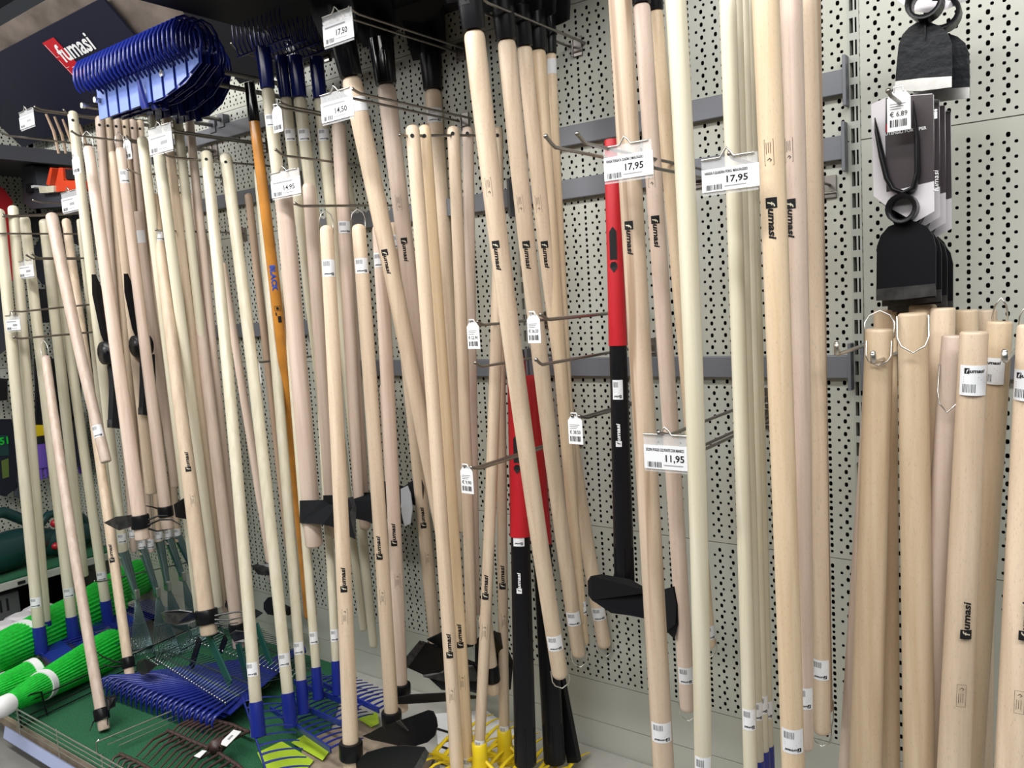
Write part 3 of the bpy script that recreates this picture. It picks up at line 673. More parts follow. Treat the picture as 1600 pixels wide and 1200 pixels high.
# leftmost group
GT = 'cream-handled blue rakes at the left edge'
T1 = B('garden_rake', 'cream-handled blue rake at the left edge, behind the lowest left price label', 'rake', (-2, 326), (61, 982), (16, 17), X=(-3.7, -3.55), m='pale', group=GT, st=[(940, .04, -.3)], sock=[(979, 1020, 1.1, 'blue', 1.05)])
T2 = B('garden_rake', 'cream-handled blue rake with the round top above the grey bar', 'rake', (20, 321), (72, 974), (15, 14), X=(-3.7, -3.62), m='pale', group=GT, sock=[(970, 1010, 1.1, 'blue', 1.05)])
T3 = B('garden_rake', 'cream-handled blue rake behind the upper left price label', 'rake', (38, 338), (112, 966), (15, 16), X=(-3.74, -3.6), m='pale', group=GT, st=[(925, .04, 0)], sock=[(963, 1002, 1.1, 'blue', 1.05)])
T4 = B('garden_rake', 'cream-handled rake just left of the slanting pinkish handle', 'rake', (69, 342), (131, 900), (16, 14), X=(-3.7, -3.75), m='pale', group=GT)
T7 = B('garden_rake', 'cream-handled blue rake with its socket in front of the green brooms', 'rake', (80, 345), (165, 941), (14, 15), X=(-3.76, -3.68), m='pale', group=GT, st=[(899, .04, -.1)], sock=[(938, 975, 1.1, 'blue', 1.05)])
T5 = B('wooden_pole', 'pinkish loose handle slanting across the cream ones, ending in mid-air with a label', 'handle', (80, 333), (166, 722), (18, 16), X=(-3.5, -3.12), m='beech_pink', bot='flat', bow=-3, st=[(675, .05, -.3)])
T6 = B('cultivator', 'pinkish shaft on a wire hook, reaching lowest over the turf', 'cultivator', (71, 556), (163, 1141), (13, 17), X=(-3.5, Pz(163, 1141, .122).x), m='beech_pink', bot='flat', bow=-3); loop(T6, 0, .09, .7)
T8 = B('hoe', 'pinkish hoe shaft with a black mark, its blade over the blue rake stack', 'hoe', (103, 342), (204, 1062), (13, 15), X=(-3.76, -3.05), m='beech', bot='flat', logo=[(865, -1, -.4)])
T9 = B('wooden_pole', 'thin cream handle immediately left of the leftmost zinc leaf rake', 'handle', (124, 342), (186, 905), (9, 9), X=-3.62, m='pale')
# ---------------------------------------------------------------- heads
def prong_head(T, y, items, h=.035, k=1.3):
    c = collar(T, y, h, k)
    return c
def tines(T, curves, r=.004, m='black', name='prong'):
    for c in curves:
        g = G(); n = len(c); g.tube([Pd(*p) for p in c], [r*(1-.6*i/(n-1)) for i in range(n)], 7, flat=.7); g.build(name, m, T['root'] if isinstance(T, dict) else T)
def dof(T, t=1): return -T['S'].pt(t).y
# L1: broad black hoe lowest centre
collar(L1, 1172, .05, 1.5); d = dof(L1)
blade(L1, [(550, 1196, d), (572, 1176, d), (600, 1168, d), (632, 1165, d), (662, 1168, d), (669, 1178, d), (662, 1196, d), (640, 1225, d), (590, 1250, d), (540, 1250, d)], .004, 'black')
blade(L1, [(664, 1170, d+.002), (669, 1178, d+.002), (662, 1196, d+.002), (640, 1225, d+.002), (630, 1222, d+.002), (650, 1195, d+.002)], .003, 'dark_steel', 'ground_edge')
collar(L2, 1122, .045, 1.45); d = dof(L2)
q = [(x_, y_, d+.03) for x_, y_ in ((566, 1150), (578, 1145), (592, 1137), (630, 1124), (668, 1110), (676, 1112), (681, 1122), (683, 1135), (679, 1150), (668, 1160), (645, 1167), (625, 1166), (600, 1160), (580, 1156))]
blade(L2, q, .004, 'black'); blade(L2, [(618, 1128, d+.045), (624, 1126, d+.045), (638, 1143, d+.04)], .004, 'dark_steel', 'rib')
collar(N_, 1076, .035, 1.5); d = dof(N_)
blade(N_, [(600, 1101, d+.05), (622, 1090, d+.04), (640, 1086, d+.03), (700, 1083, d), (760, 1090, d-.04), (700, 1096, d-.02), (640, 1100, d+.02)], .004, 'black_matt')
d = dof(M_); collar(M_, 1010, .03, 1.4)
blade(M_, [(632, 1041, d+.12), (660, 1003, d+.12), (700, 1020, d+.06), (752, 1040, d+.02), (752, 1085, d), (700, 1072, d+.05)], .005, 'black')
blade(M_, [(624, 1039, d+.13), (655, 1002, d+.13), (664, 1006, d+.12), (636, 1045, d+.12)], .005, 'dark_steel', 'ground_edge')
blade(M_, [(667, 1000, d+.09), (700, 985, d+.08), (740, 985, d), (740, 1010, d), (700, 1018, d+.05)], .004, 'black_matt', 'second_blade')
zp = lh('hoe with a curved black blade and a wooden stub, behind the drilled handles', (757, 960), (772, 1083), (21, 20), -1.50, 'beech', 'hoe', group=GZ); collar(zp, 1052, .05, 1.25)
d = dof(zp)+.05
blade(zp, [(742, 1040, d-.06), (742, 1000, d-.06), (762, 985, d-.03), (782, 990, d-.1), (800, 1035, d-.14), (796, 1078, d-.14), (782, 1060, d-.1)], .005, 'black')
zp2 = thing('hoe', 'rear black hoe blades stacked above the yellow rake', 'hoe', tuple(Pd(700, 1080, .14)), GZ)
for k, q in enumerate(([(650, 1030, .16), (740, 1040, .12), (748, 1064, .12), (700, 1066, .16), (662, 1058, .18)], [(655, 1046, .15), (750, 1064, .11), (750, 1082, .11), (690, 1078, .15)])):
    blade(zp2, q, .004, ('dark_steel', 'black_matt')[k])
# axes
def axe_head(T, y, far, bot, thick=.03, silver=False, hh=None):
    """poll ring round the handle, cheek and curved bit drawn out to the right"""
    S = T['S']; t = S.t_at_y(y); c, a, r, n, s = S.at(t); d0 = -c.y; thick = max(thick, r*1.25)
    px, py, z = proj(c); k = z/F_PX
    def pt(ppx, ppy, dd): return Pd(ppx, ppy, dd)
    w = r/k*1.35
    top = y-hh; bt = y+hh
    outl = [(px-w, top+2), (px+w*1.1, top+1), (px+w*1.5, top+8), (px+w*2.2, top+10), (far-14, top-2), (far-4, top-4), (far+1, top+hh*.7), (far, y+hh*.4), (bot[0], bot[1]), (bot[0]-18, bot[1]-8), (px+w*1.8, bt+3), (px+w, bt), (px-w, bt-3)]
    ths = [thick]*2+[thick*.9]*2+[.008, .003, .002, .002, .002, .006, thick*.7, thick, thick]
    fr_ = [pt(x_, y_, d0+th) for (x_, y_), th in zip(outl, ths)]; bk = [pt(x_, y_, d0-th) for (x_, y_), th in zip(outl, ths)]
    nn = len(outl); g = G(); g.add(fr_+bk, [list(range(nn)), list(range(nn, 2*nn))[::-1]]); g.add(fr_+bk, [[i, nn+i, nn+(i+1) % nn, (i+1) % nn] for i in range(nn)])
    g.build('axe_head', 'black_matt', T['root'], bevel=.002)
    g = G(); q = [pt(far-10, top-3, d0+.009), pt(far-4, top-4, d0+.006), pt(far+1, top+hh*.7, d0+.005), pt(far, y+hh*.4, d0+.005), pt(bot[0], bot[1], d0+.005), pt(far-(9 if not silver else 15), y+hh*.3, d0+.012)]
    g.slab(q, V((0, -.001, 0))); g.build('ground_edge', 'steel' if silver else 'dark_steel', T['root'])
axe_head(P1, 800, 556, (556, 843), .022, hh=20); axe_head(P2, 788, 596, (590, 822), .02, hh=16)
axe_head(P3, 786, 641, (641, 824), .02, True, hh=18)
P4 = lh('rearmost axe head peeping out behind the silver-edged one', (600, 600), (612, 812), (15, 15), -2.04, 'beech_pink', 'axe', group=GX); axe_head(P4, 765, 662, (660, 795), .02, hh=15)
d = dof(P3)+.035
blade(P3, [(626, 764, d), (636, 759, d), (641, 772, d), (644, 795, d), (641, 818, d), (632, 823, d), (627, 800, d)], .004, 'silver', 'ground_edge', label='bright silver ground edge')
# maul on the red and black shaft
def maul(label, x0, x1, yt, yr, yb, X, w, tagy=None, group='red and black composite-handled mauls', arrow=True):
    T = B('splitting_maul', label, 'maul', (x0, yt), (x1, yb), w, X=X, m='black', top='flat', bot='flat', group=group)
    S = T['S']; t0, t1 = S.t_at_y(yt-3), S.t_at_y(yr); g = G(); pts = []; rs = []
    for i in range(9):
        t = t0+(t1-t0)*i/8; pts.append(S.pt(t)); rs.append(S.r(max(t, 0))*(1.10+.03*math.sin(i*.8)))
    g.tube(pts, rs, 20); g.build('red_grip', 'red', T['root'], label='bright red upper sleeve')
    if arrow:
        A = Art(); r = S.r(.2)*1.14
        A.poly([(-.008, -.07), (0, -.082), (.008, -.07), (.008, 0), (-.008, 0)], 0, 10); A.poly([(0, .032), (-.008, .02), (-.008, .012), (-.004, .006), (.004, .006), (.008, .012), (.008, .02)], 0, 10)
        c, a, rr, n, s = S.at(S.t_at_y(yt+(yr-yt)*.58)); g = G()
        for vs, fs, mi, l in A.p: 
            g.add([c+a*v+(rr*1.14+.001)*(math.cos((u-.005)/rr)*n+math.sin((u-.005)/rr)*s) for u, v in vs], fs)
        g.build('grip_inlay', 'ink', T['root'])
    for k in range(6):        # moulded ribs near the head
        th = math.pi*2*k/6; g = G()
        ta, tb = S.t_at_y(yb-62), S.t_at_y(yb-8)
        pts = []
        for t in (ta, (ta+tb)/2, tb):
            c, a, r, n, s = S.at(t); pts.append(c+(r*1.0)*(math.cos(th)*n+math.sin(th)*s))
        g.tube(pts, .003, 6); g.build('rib', 'black', T['root'])
    if tagy:
        A = sticker_art(S.r(.5)*.6, .05); g = G(); A.on_shaft(g, S, S.t_at_y(tagy)-.025/S.L, -.2*S.r(.5)); g.build('sticker', ['paper', 'ink', 'ink_soft'], T['root'])
        A = Art(); A.logo((.006, .03), (0, -1), (-1, 0), .06, .012, 0, 1, 0); g = G(); A.on_shaft(g, S, S.t_at_y(tagy+70), -.3*S.r(.5)); g.build('brand_mark', ['white', 'ink'], T['root'])
    return T
F1 = maul('splitting maul with bright red sleeve under the left 17,95 price tag, black wedge head', 957, 976, 222, 540, 915, -1.02, (23, 32), 608)
S = F1['S']; c, a, r, n, s = S.at(S.t_at_y(930)); d0 = -c.y
g = G(); outl = [(918, 908), (923, 900), (940, 897), (985, 905), (1020, 925), (1040, 920), (1054, 916), (1059, 945), (1060, 975), (1054, 999), (1040, 985), (1005, 966), (985, 962), (955, 958), (925, 938), (919, 930)]
th = [.022, .026, .03, .032, .026, .006, .003, .002, .002, .003, .006, .026, .032, .03, .026, .022]
fr_ = [Pd(x, y, d0+t+.0) for (x, y), t in zip(outl, th)]; bk = [Pd(x, y, d0-t) for (x, y), t in zip(outl, th)]; nn = len(outl)
g.add(fr_+bk, [list(range(nn)), list(range(nn, 2*nn))[::-1]]); g.add(fr_+bk, [[i, nn+i, nn+(i+1) % nn, (i+1) % nn] for i in range(nn)])
g.build('maul_head', 'black', F1['root'], bevel=.004)
g = G(); g.slab([Pd(x, y, d0+.006) for x, y in ((1040, 920), (1052, 918), (1057, 945), (1056, 975), (1044, 985), (1040, 950))], V((0, -.002, 0))); g.build('ground_edge', 'black_matt', F1['root'])
F2 = maul('splitting maul with red sleeve half behind the frontmost leaning spade', 807, 821, 562, 838, 1196, (-1.42, -1.36), (26, 35), 838)
F3 = maul('second red and black maul, right behind the first and crossed by the leaning spades', 831, 867, 590, 850, 1192, (-1.45, -1.34), (24, 35), 838, arrow=False)
for T, x in ((F2, 820), (F3, 868)):
    g = G(); S = T['S']; q = [S.at(S.t_at_y(y)) for y in (1120, 1200)]
    for c, a, r, n, s in q[:1]: pass
g = G(); q = [Pd(868, 1040, .12), Pd(876, 1052, .12), Pd(903, 1192, .16), Pd(886, 1192, .16), Pd(872, 1110, .14)]; g.slab(q, V((0, .02, 0))); g.build('side_blade', 'black', F3['root'])
# small hoe / cultivator heads at left
d = dof(S5); collar(S5, 815, .05, 1.3)
blade(S5, [(162, 817, d+.06), (180, 808, d+.05), (205, 805, d+.03), (208, 822, d+.03), (186, 829, d+.05)], .003, 'dark_steel')
tines(S5, [[(232, 820, d), (250, 812, d-.03), (268, 812, d-.05), (282, 820, d-.07)], [(232, 826, d), (245, 830, d-.02), (262, 828, d-.05)], [(232, 812, d), (248, 806, d-.03), (262, 806, d-.05)]], .006)
d = dof(S6); collar(S6, 799, .04, 1.3)
blade(S6, [(272, 788, d), (288, 778, d-.05), (300, 795, d-.07), (296, 812, d-.07), (275, 808, d)], .003, 'black_matt')
tines(S6, [[(250, 796, d), (238, 792, d+.03), (226, 790, d+.05)]], .005)
d = dof(S10); collar(S10, 963, .05, 1.35)
blade(S10, [(250, 960, d+.10), (258, 956, d+.10), (280, 954, d+.08), (300, 957, d+.05), (312, 961, d+.02), (312, 967, d+.02), (295, 975, d+.05), (275, 977, d+.08), (258, 973, d+.1)], .004, 'dark_steel', bevel=.0015)
tines(S10, [[(336, 962, d), (355, 958, d-.03), (375, 956, d-.06), (395, 955, d-.08)], [(336, 968, d), (358, 969, d-.03), (380, 964, d-.06)], [(336, 974, d), (350, 976, d-.02), (372, 973, d-.05)]], .006, 'dark_steel')
d = dof(S11); collar(S11, 982, .04, 1.3)
blade(S11, [(358, 992, d+.03), (368, 986, d+.03), (385, 988, d), (398, 994, d-.03), (385, 1003, d), (366, 1003, d+.03)], .004, 'dark_steel')
blade(S11, [(340, 930, d-.06), (345, 932, d-.06), (362, 944, d-.02), (362, 950, d-.02), (350, 946, d-.04)], .004, 'dark_steel', 'upper_blade')
blade(S11, [(385, 955, d-.05), (400, 952, d-.08), (411, 958, d-.1), (400, 966, d-.08), (388, 964, d-.05)], .004, 'dark_steel', 'upper_blade')
d = dof(T8); collar(T8, 1035, .04, 1.3)
blade(T8, [(214, 1034, d), (225, 1030, d), (244, 1040, d-.02), (232, 1052, d+.02), (222, 1055, d+.03), (212, 1046, d+.02)], .004, 'black')
tines(T8, [[(192, 1035, d), (180, 1034, d+.02), (160, 1026, d+.05), (150, 1018, d+.06)], [(192, 1040, d), (176, 1042, d+.03), (160, 1038, d+.05)]], .006)
d = dof(T6); collar(T6, 1116, .04, 1.35)
tines(T6, [[(152, 1120, d), (146, 1128, d+.03), (140, 1142, d+.05)], [(170, 1110, d), (172, 1092, d-.03), (160, 1085, d-.05)], [(160, 1124, d+.02), (168, 1120, d+.03), (168, 1133, d+.04)]], .004)
blade(T6, [(164, 1090, d-.03), (182, 1085, d-.06), (180, 1104, d-.05), (168, 1110, d-.02)], .004, 'black_matt')
d = .1
blade(U1, [(393, 884, .24), (402, 881, .22), (420, 881, .2), (428, 889, .2), (420, 898, .2), (402, 896, .22)], .004, 'dark_steel'); collar(U1, 884, .035, 1.5)
for (lab, x, y) in (('round black hoe blade behind the second cream rake, by the base panels', 426, 948),):
    t = thing('hoe', lab, 'hoe', tuple(Pd(x, y, .12)))
    q = [(412+x-426+14*math.cos(k*.7)+13, 947+15*math.sin(k*.7), .12) for k in range(9)]
    blade(t, q, .006, 'black_matt'); g = G(); g.tube([Pd(430, 945, .13), Pd(452, 955, .13)], .018, 10); g.build('eye', 'black', t)
# mattock heads with no shafts
def mattock(label, x, y, X, s):
    t = thing('mattock', label, 'mattock', tuple(PX(x+10, y, X)), 'mattock heads without shafts'); c = PX(x+12, y, X); d = -c.y
    def q(*p): return [(x+a*s, y+b*s, d) for a, b in p]
    qs = [PX(x+a*s, y+b*s, X) for a, b in ((-17, -124), (-10, -108), (-2, -90), (22, -10), (8, -4), (-3, -30), (-16, -92))]
    g = G(); g.slab(qs, V((.003, .014, 0))); g.build('pick_blade', 'black', t, bevel=.003)
    qs = [PX(x+a*s, y+b*s, X) for a, b in ((10, 14), (28, 14), (30, 60), (28, 118), (8, 116), (10, 60))]
    g = G(); g.slab(qs, V((.012, .012, 0))); g.build('adze_blade', 'black_matt', t, bevel=.003)
    g = G(); g.slab([PX(x+a*s, y+b*s, X-.0)+V((-.001, -.001, 0)) for a, b in ((8, 104), (28, 106), (28, 118), (8, 116))], V((.012, .012, 0))); g.build('ground_edge', 'dark_steel', t)
    g = G(); c0 = PX(x, y, X); c1 = PX(x+24*s, y-2*s, X)
    r = 18*s*((c0-CAM).dot(FW))/F_PX
    rows = []
    ax = (c1-c0).normalized(); u_, v_ = frame_of(ax)
    g.tube([c0+ax*.02, c0, c0+ax*.002, c1], [r*.72, r*.78, r, r*1.05], 18, caps=False); g.add([c0+ax*.02+r*.72*(math.cos(k*.35)*u_+math.sin(k*.35)*v_) for k in range(18)], [list(range(18))]); g.build('eye', 'black', t)
mattock('mattock head with pointed blade up, eye facing left, below the leftmost zinc rakes', 160, 552, -3.1, 1.0)
mattock('second mattock head, half hidden behind the pink hoe handle on its right', 209, 541, -3.08, .92)
# ---------------------------------------------------------------- blue steel garden-rake heads
def rake_head(T, barA, barB, tdir, n, tl, m='blue', curve=.35, bar_r=.006, name='tine', two=None):
    """flat bar with curved tines; barA, barB 3D ends"""
    root = T['root']; A_ = V(barA); B_ = V(barB); td = V(tdir).normalized(); ax = (B_-A_).normalized()
    nn = ax.cross(td).normalized()
    if nn.z > 0: nn = -nn
    g = G(); g.box((A_+B_)/2, (B_-A_)/2, nn*.011, td*.0025); g.build('rake_bar', m, root, bevel=.0015)
    dirs = [(td, tl)] + ([(two[0].normalized(), two[1])] if two else [])
    for dd, L in dirs:
        for i in range(n):
            p = A_.lerp(B_, (i+.3)/(n-.4)); k = abs(2*i/(n-1)-1)
            g = G(); pts = []
            for j in range(6):
                u = j/5; pts.append(p+dd*L*u+nn*L*curve*u*u)
            g.tube(pts, [bar_r*.55*(1-.45*j/5) for j in range(6)], 6, flat=.6); g.build(name, m, root)
def sock_end(T, y): return T['S'].pt(T['S'].t_at_y(y))
for T, y, a, b, n, L, tz in ((R1, 1150, (380, 1093), (418, 1212), 10, .20, .02), (R2, 1133, (422, 1107), (517, 1172), 12, .10, .14), (R3, 1113, (440, 1090), (540, 1134), 12, .10, .14), (R4, 1091, (460, 1066), (560, 1106), 12, .10, .14), (R5, 1084, (494, 1064), (592, 1110), 12, .10, .14)):
    z = sock_end(T, y).z-.006
    A_, B_ = Pz(*a, z), Pz(*b, z); q = B_-A_
    rake_head(T, A_, B_, (-q.y, q.x, q.length*.1), n, .12, 'blue', .25, .0095)
for T, y, a, b in ((T1, 1019, (38, 1002), (86, 1040)), (T3, 1001, (100, 995), (134, 1020)), (T7, 974, (148, 962), (186, 985)), (T2, 1008, (48, 990), (92, 1012))):
    z = sock_end(T, y).z-.004; A_, B_ = Pz(*a, z), Pz(*b, z); q = B_-A_; td = V((-q.y, q.x, q.length*.05)).normalized()
    rake_head(T, A_, B_, td, 13, .26, 'blue', .05, .006)
    g = G(); g.slab([A_, B_, B_+td*.10-(B_-A_)*.2, A_+td*.10+(B_-A_)*.2], V((0, 0, -.004))); g.build('head_plate', 'blue', T['root'])
for i, T in enumerate(OT):        # heads above, seen edge on in the dark
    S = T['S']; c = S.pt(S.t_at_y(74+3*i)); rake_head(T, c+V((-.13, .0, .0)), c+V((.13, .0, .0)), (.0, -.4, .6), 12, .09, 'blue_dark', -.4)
# yellow rakes
yr2 = hs[4]
for T, (xs, y0, y1), m in ((yr2, (788, 1150, 1235), 'yellow'), (yr1, (749, 1168, 1250), 'yellow')):
    S = T['S']; c0 = S.pt(1.0) ; ax = V((0, 0, -1)); r = S.r1
    g = G(); g.tube([c0+V((0, 0, .012)), c0+V((0, 0, .010)), c0-V((0, 0, .03)), c0-V((0, 0, .11))], [r*1.15, r*1.4, r*1.42, r*1.9], 20); g.build('socket', m, T['root'])
    cc = c0-V((0, 0, .095))
    g = G(); g.box(cc, (.19, 0, -.012), (0, .007, 0), (0, 0, .012)); g.build('rake_bar', m, T['root'], bevel=.002)
    for sg, L in ((1, .17), (-1, .12)):
        for i in range(11):
            p = cc+V((-.19+.038*i, 0, .012-.0024*i)); g = G(); pts = [p+V((.02*sg*j/5*(.5), sg*L*j/5, .03*math.sin(j/5*2.6)*1)) for j in range(6)]
            g.tube(pts, [.0095-.0012*j for j in range(6)], 6, flat=.4); g.build('tine', m, T['root'])
    for sg in (-1, 1):
        g = G(); g.tube([c0-V((0, 0, .03)), c0+V((sg*.05, 0, -.06)), cc+V((sg*.10, 0, 0))], .006, 8); g.build('brace', m, T['root'])
# ---------------------------------------------------------------- spade heads above the sockets
def spade_head(T, y, w=.17, L=.26, m='black_matt'):
    S = T['S']; t = S.t_at_y(y); c, a, r, n, s = S.at(t); up = -a; nn = V((0, -1, 0)); nn = (nn-a*nn.dot(a)).normalized(); xx = up.cross(nn).normalized()
    rows = []
    for j in range(7):
        v = j/6; wd = w/2*(.78+.22*math.sin(v*2.6)) if v < .9 else w/2*.62
        rows.append([c+up*(L*v)+xx*(wd*k/4)+nn*(-.012+.02*(abs(k)/4)**2)+nn*.03*v for k in range(-4, 5)])
    g = G(); g.grid(rows); o = g.build('spade_blade', m, T['root']); so = o.modifiers.new('s', 'SOLIDIFY'); so.thickness = .003
    g = G(); g.tube([c-up*.02+nn*.004, c+up*L*.35+nn*.012], [r*1.1, r*.5], 12); g.build('blade_spine', m, T['root'])
for T, y in ((K1, 60), (K2, 65), (K3, 88)): spade_head(T, y, .18, .26)
for T, y in zip(sp, (-5, 12, 22, 30, 40)): spade_head(T, y, .17, .26)
for T in (): pass
# ---------------------------------------------------------------- hooks
HN = 'chrome display hooks'
def hook(label, tip, knee, X, wall=None, r=.0038, m='wire', double=0, plate=True, group=HN, cap=0):
    k = PX(*knee, X); tp = PX(*tip, X); wz = k.z if wall is None else PX(*wall, X).z
    root = thing('display_hook', label, 'hook', (X, -.002, wz), group)
    offs = [0] if not double else [-double/2, double/2]
    for o_ in offs:
        ov = V((o_, 0, 0)); g = G()
        pts = [tp+ov, tp.lerp(k, .7)+ov+V((0, 0, 0)), k+ov+V((0, .004, 0)), k.lerp(V((X, -.004, wz)), .06)+ov, V((X, -.004, wz))+ov]
        g.tube(pts, r, 8); g.ball(tp+ov, r*1.35, 0, 8); g.build('prong', m, root)
    if cap:
        g = G(); g.tube([tp+V((0, 0, cap*.2)), tp, k, k-V((0, 0, cap*.2))], [cap*.6, cap, cap, cap*.6], 12); g.build('end_cap', 'chrome', root)
    if plate:
        g = G(); g.bx(X-.016, X+.016, -.008, .0, wz-.032, wz+.022); g.tube([(X-.018, -.010, wz-.02), (X+.018, -.010, wz-.02)], .003, 6); g.tube([(X-.014, -.010, wz+.02), (X-.014, -.010, wz-.03)], .0025, 6)
        g.build('hook_plate', 'wire', root, bevel=.001)
    return root
hook('empty chrome hook with upturned tip, left of the pair beside the 17,95 tag', (853, 213), (866, 230), -.90, group='paired empty prongs'); hook('empty chrome hook with upturned tip, right of the pair beside the 17,95 tag', (902, 209), (914, 224), -.855, group='paired empty prongs')
hook('hook rod ending behind the left 17,95 price tag', (1010, 240), (1020, 262), -.80); hook('hook rod carrying the right-hand 17,95 price label', (1140, 240), (1146, 248), -.56)
hook('long hook carrying the leaning spades, top centre', (735, -4), (748, 8), -1.25, double=.05, m='wire')
hook('hook through the drilled straw-coloured handles', (625, 211), (634, 212), -1.555, wall=(800, 216), r=.004)
hook('hook carrying the front pair of hoes by wire loops', (461, 318), (470, 322), -2.0, wall=(640, 322), r=.004)
hook('hook through the two cream holed handles', (256, 241), (268, 246), -2.61, wall=(402, 257), r=.004)
hook('hook carrying the cultivators by wire loops', (200, 265), (215, 271), -2.97, wall=(330, 276), r=.004)
hook('topmost long double prong, running back from the highest price label', (538, 14), (550, 24), -1.68, double=.04)
hook('long double prong passing behind the two glossy black sockets', (541, 142), (552, 149), -1.68, double=.05)
hook('hook with upturned tip above the 14,95 price tag', (431, 234), (442, 243), -2.14)
hook('long double hook reaching past the orange handle', (434, 162), (448, 168), -2.12, double=.03)
hook('pale hook with upturned tip against the dark, beside the hanging tag at top', (415, 47), (426, 60), -2.3); hook('pale hook with upturned tip below left of the tag at top', (362, 68), (374, 82), -2.45)
hook('double hook behind the bright clip label', (262, 200), (272, 206), -2.7, double=.03)
hook('thin hook at the far upper left ending at the small price label', (52, 168), (62, 172), -3.35, double=.03)
hook('hook running behind the leftmost cream tops', (0, 206), (12, 212), -3.36); hook('hook behind the left handles with a tiny hanging tag', (196, 214), (206, 220), -3.02, double=.02)
hook('hook over the leftmost drilled leaf rakes', (100, 172), (108, 179), -3.3, wall=(300, 196), r=.004)
hook('lower hook over the first pink hoe handles', (112, 205), (122, 212), -3.06)
hook('hook passing left rakes at mid height, ball tip', (52, 313), (62, 316), -3.55)
hook('long grey hook through the leftmost cream rake tops', (5, 337), (16, 338), -3.68, wall=(230, 330), r=.006)
hook('wire hook crossing the left rakes just under their tops', (-10, 364), (0, 365), -3.66, wall=(220, 366)); hook('wire hook behind the upper left price label', (46, 398), (55, 404), -3.62, double=.05); hook('wire hook behind the lower left price label', (20, 486), (32, 487), -3.55, wall=(160, 468))
hook('ball-tipped hook holding the low pinkish shaft at left', (22, 527), (32, 529), -3.5, wall=(150, 516), r=.0042)
hook('double prong whose tip meets the drilled handles, tagged', (742, 503), (752, 508), -1.4, double=.02); hook('bare single prong beneath the tagged one by the drilled handles', (743, 567), (752, 573), -1.38)
hook('upper prong crossing the leaning spades, carrying a tag', (838, 492), (850, 500), -1.08, double=.025); hook('chrome bare prong with upturned tip left of the maul', (838, 562), (846, 570), -1.06, r=.0038)
hook('prong with a tag beside the black lower half of the maul', (900, 650), (912, 653), -1.08, double=.02)
hook('hook ending at the lowest white tag, in front of the red maul sleeve', (732, 730), (745, 732), -1.32, double=.02)
hook('hook ending at the small tag between the cream rakes', (398, 564), (408, 566), -2.45); hook('small hook poking over the stickered shaft by the clip labels', (244, 359), (247, 360), -2.88, r=.004)
hook('hook ending at the 11,95 price tag', (1030, 676), (1045, 680), -.72); hook('double hook just below the 11,95 hook, behind the bright cream handle', (1092, 702), (1098, 700), -.72, double=.02)
hook('hook at low left crossing the leaf-rake sockets', (148, 908), (156, 909), -3.3, wall=(290, 885), r=.003)
hook('chrome prong with capsule tip, left one in the right bay', (1307, 537), (1308, 554), -.44, r=.0042, m='chrome', cap=.0058, group='capsule-tipped prongs'); hook('chrome prong with capsule tip in front of the leftmost pick handle', (1364, 552), (1365, 567), -.365, r=.0042, m='chrome', cap=.0058, group='capsule-tipped prongs')
hook('chrome prong with capsule tip at the right edge', (1570, 550), (1570, 564), -.150, r=.0042, m='chrome', cap=.0058, group='capsule-tipped prongs')
# fat tubes under the blue leaf rakes
for lab, tip, X in (('upper left fat grey rod under the blue leaf-rake stack', (150, 156), -2.93), ('lower left fat grey rod, end cap nearest the banner', (130, 165), -2.99), ('fat grey rod with end cap over the stack, upper of the right pair', (272, 96), -2.46), ('fat grey rod with end cap over the stack, lower of the right pair', (254, 115), -2.52)):
    p = PX(*tip, X); t = thing('support_rod', lab, 'rod', (X, 0, p.z), 'fat rods of the blue leaf-rake stack')
    g = G(); g.tube([p, (X, -.02, p.z-.0)], .0085, 12); g.build('rod', 'wire', t); g = G(); g.tube([p+V((0, -.006, 0)), p+V((0, .004, 0))], .0105, 12); g.build('end_cap', 'steel', t)
    g = G(); g.bx(X-.02, X+.02, -.03, -.002, p.z-.03, p.z+.02); g.build('rod_plate', 'grey_bar', t)
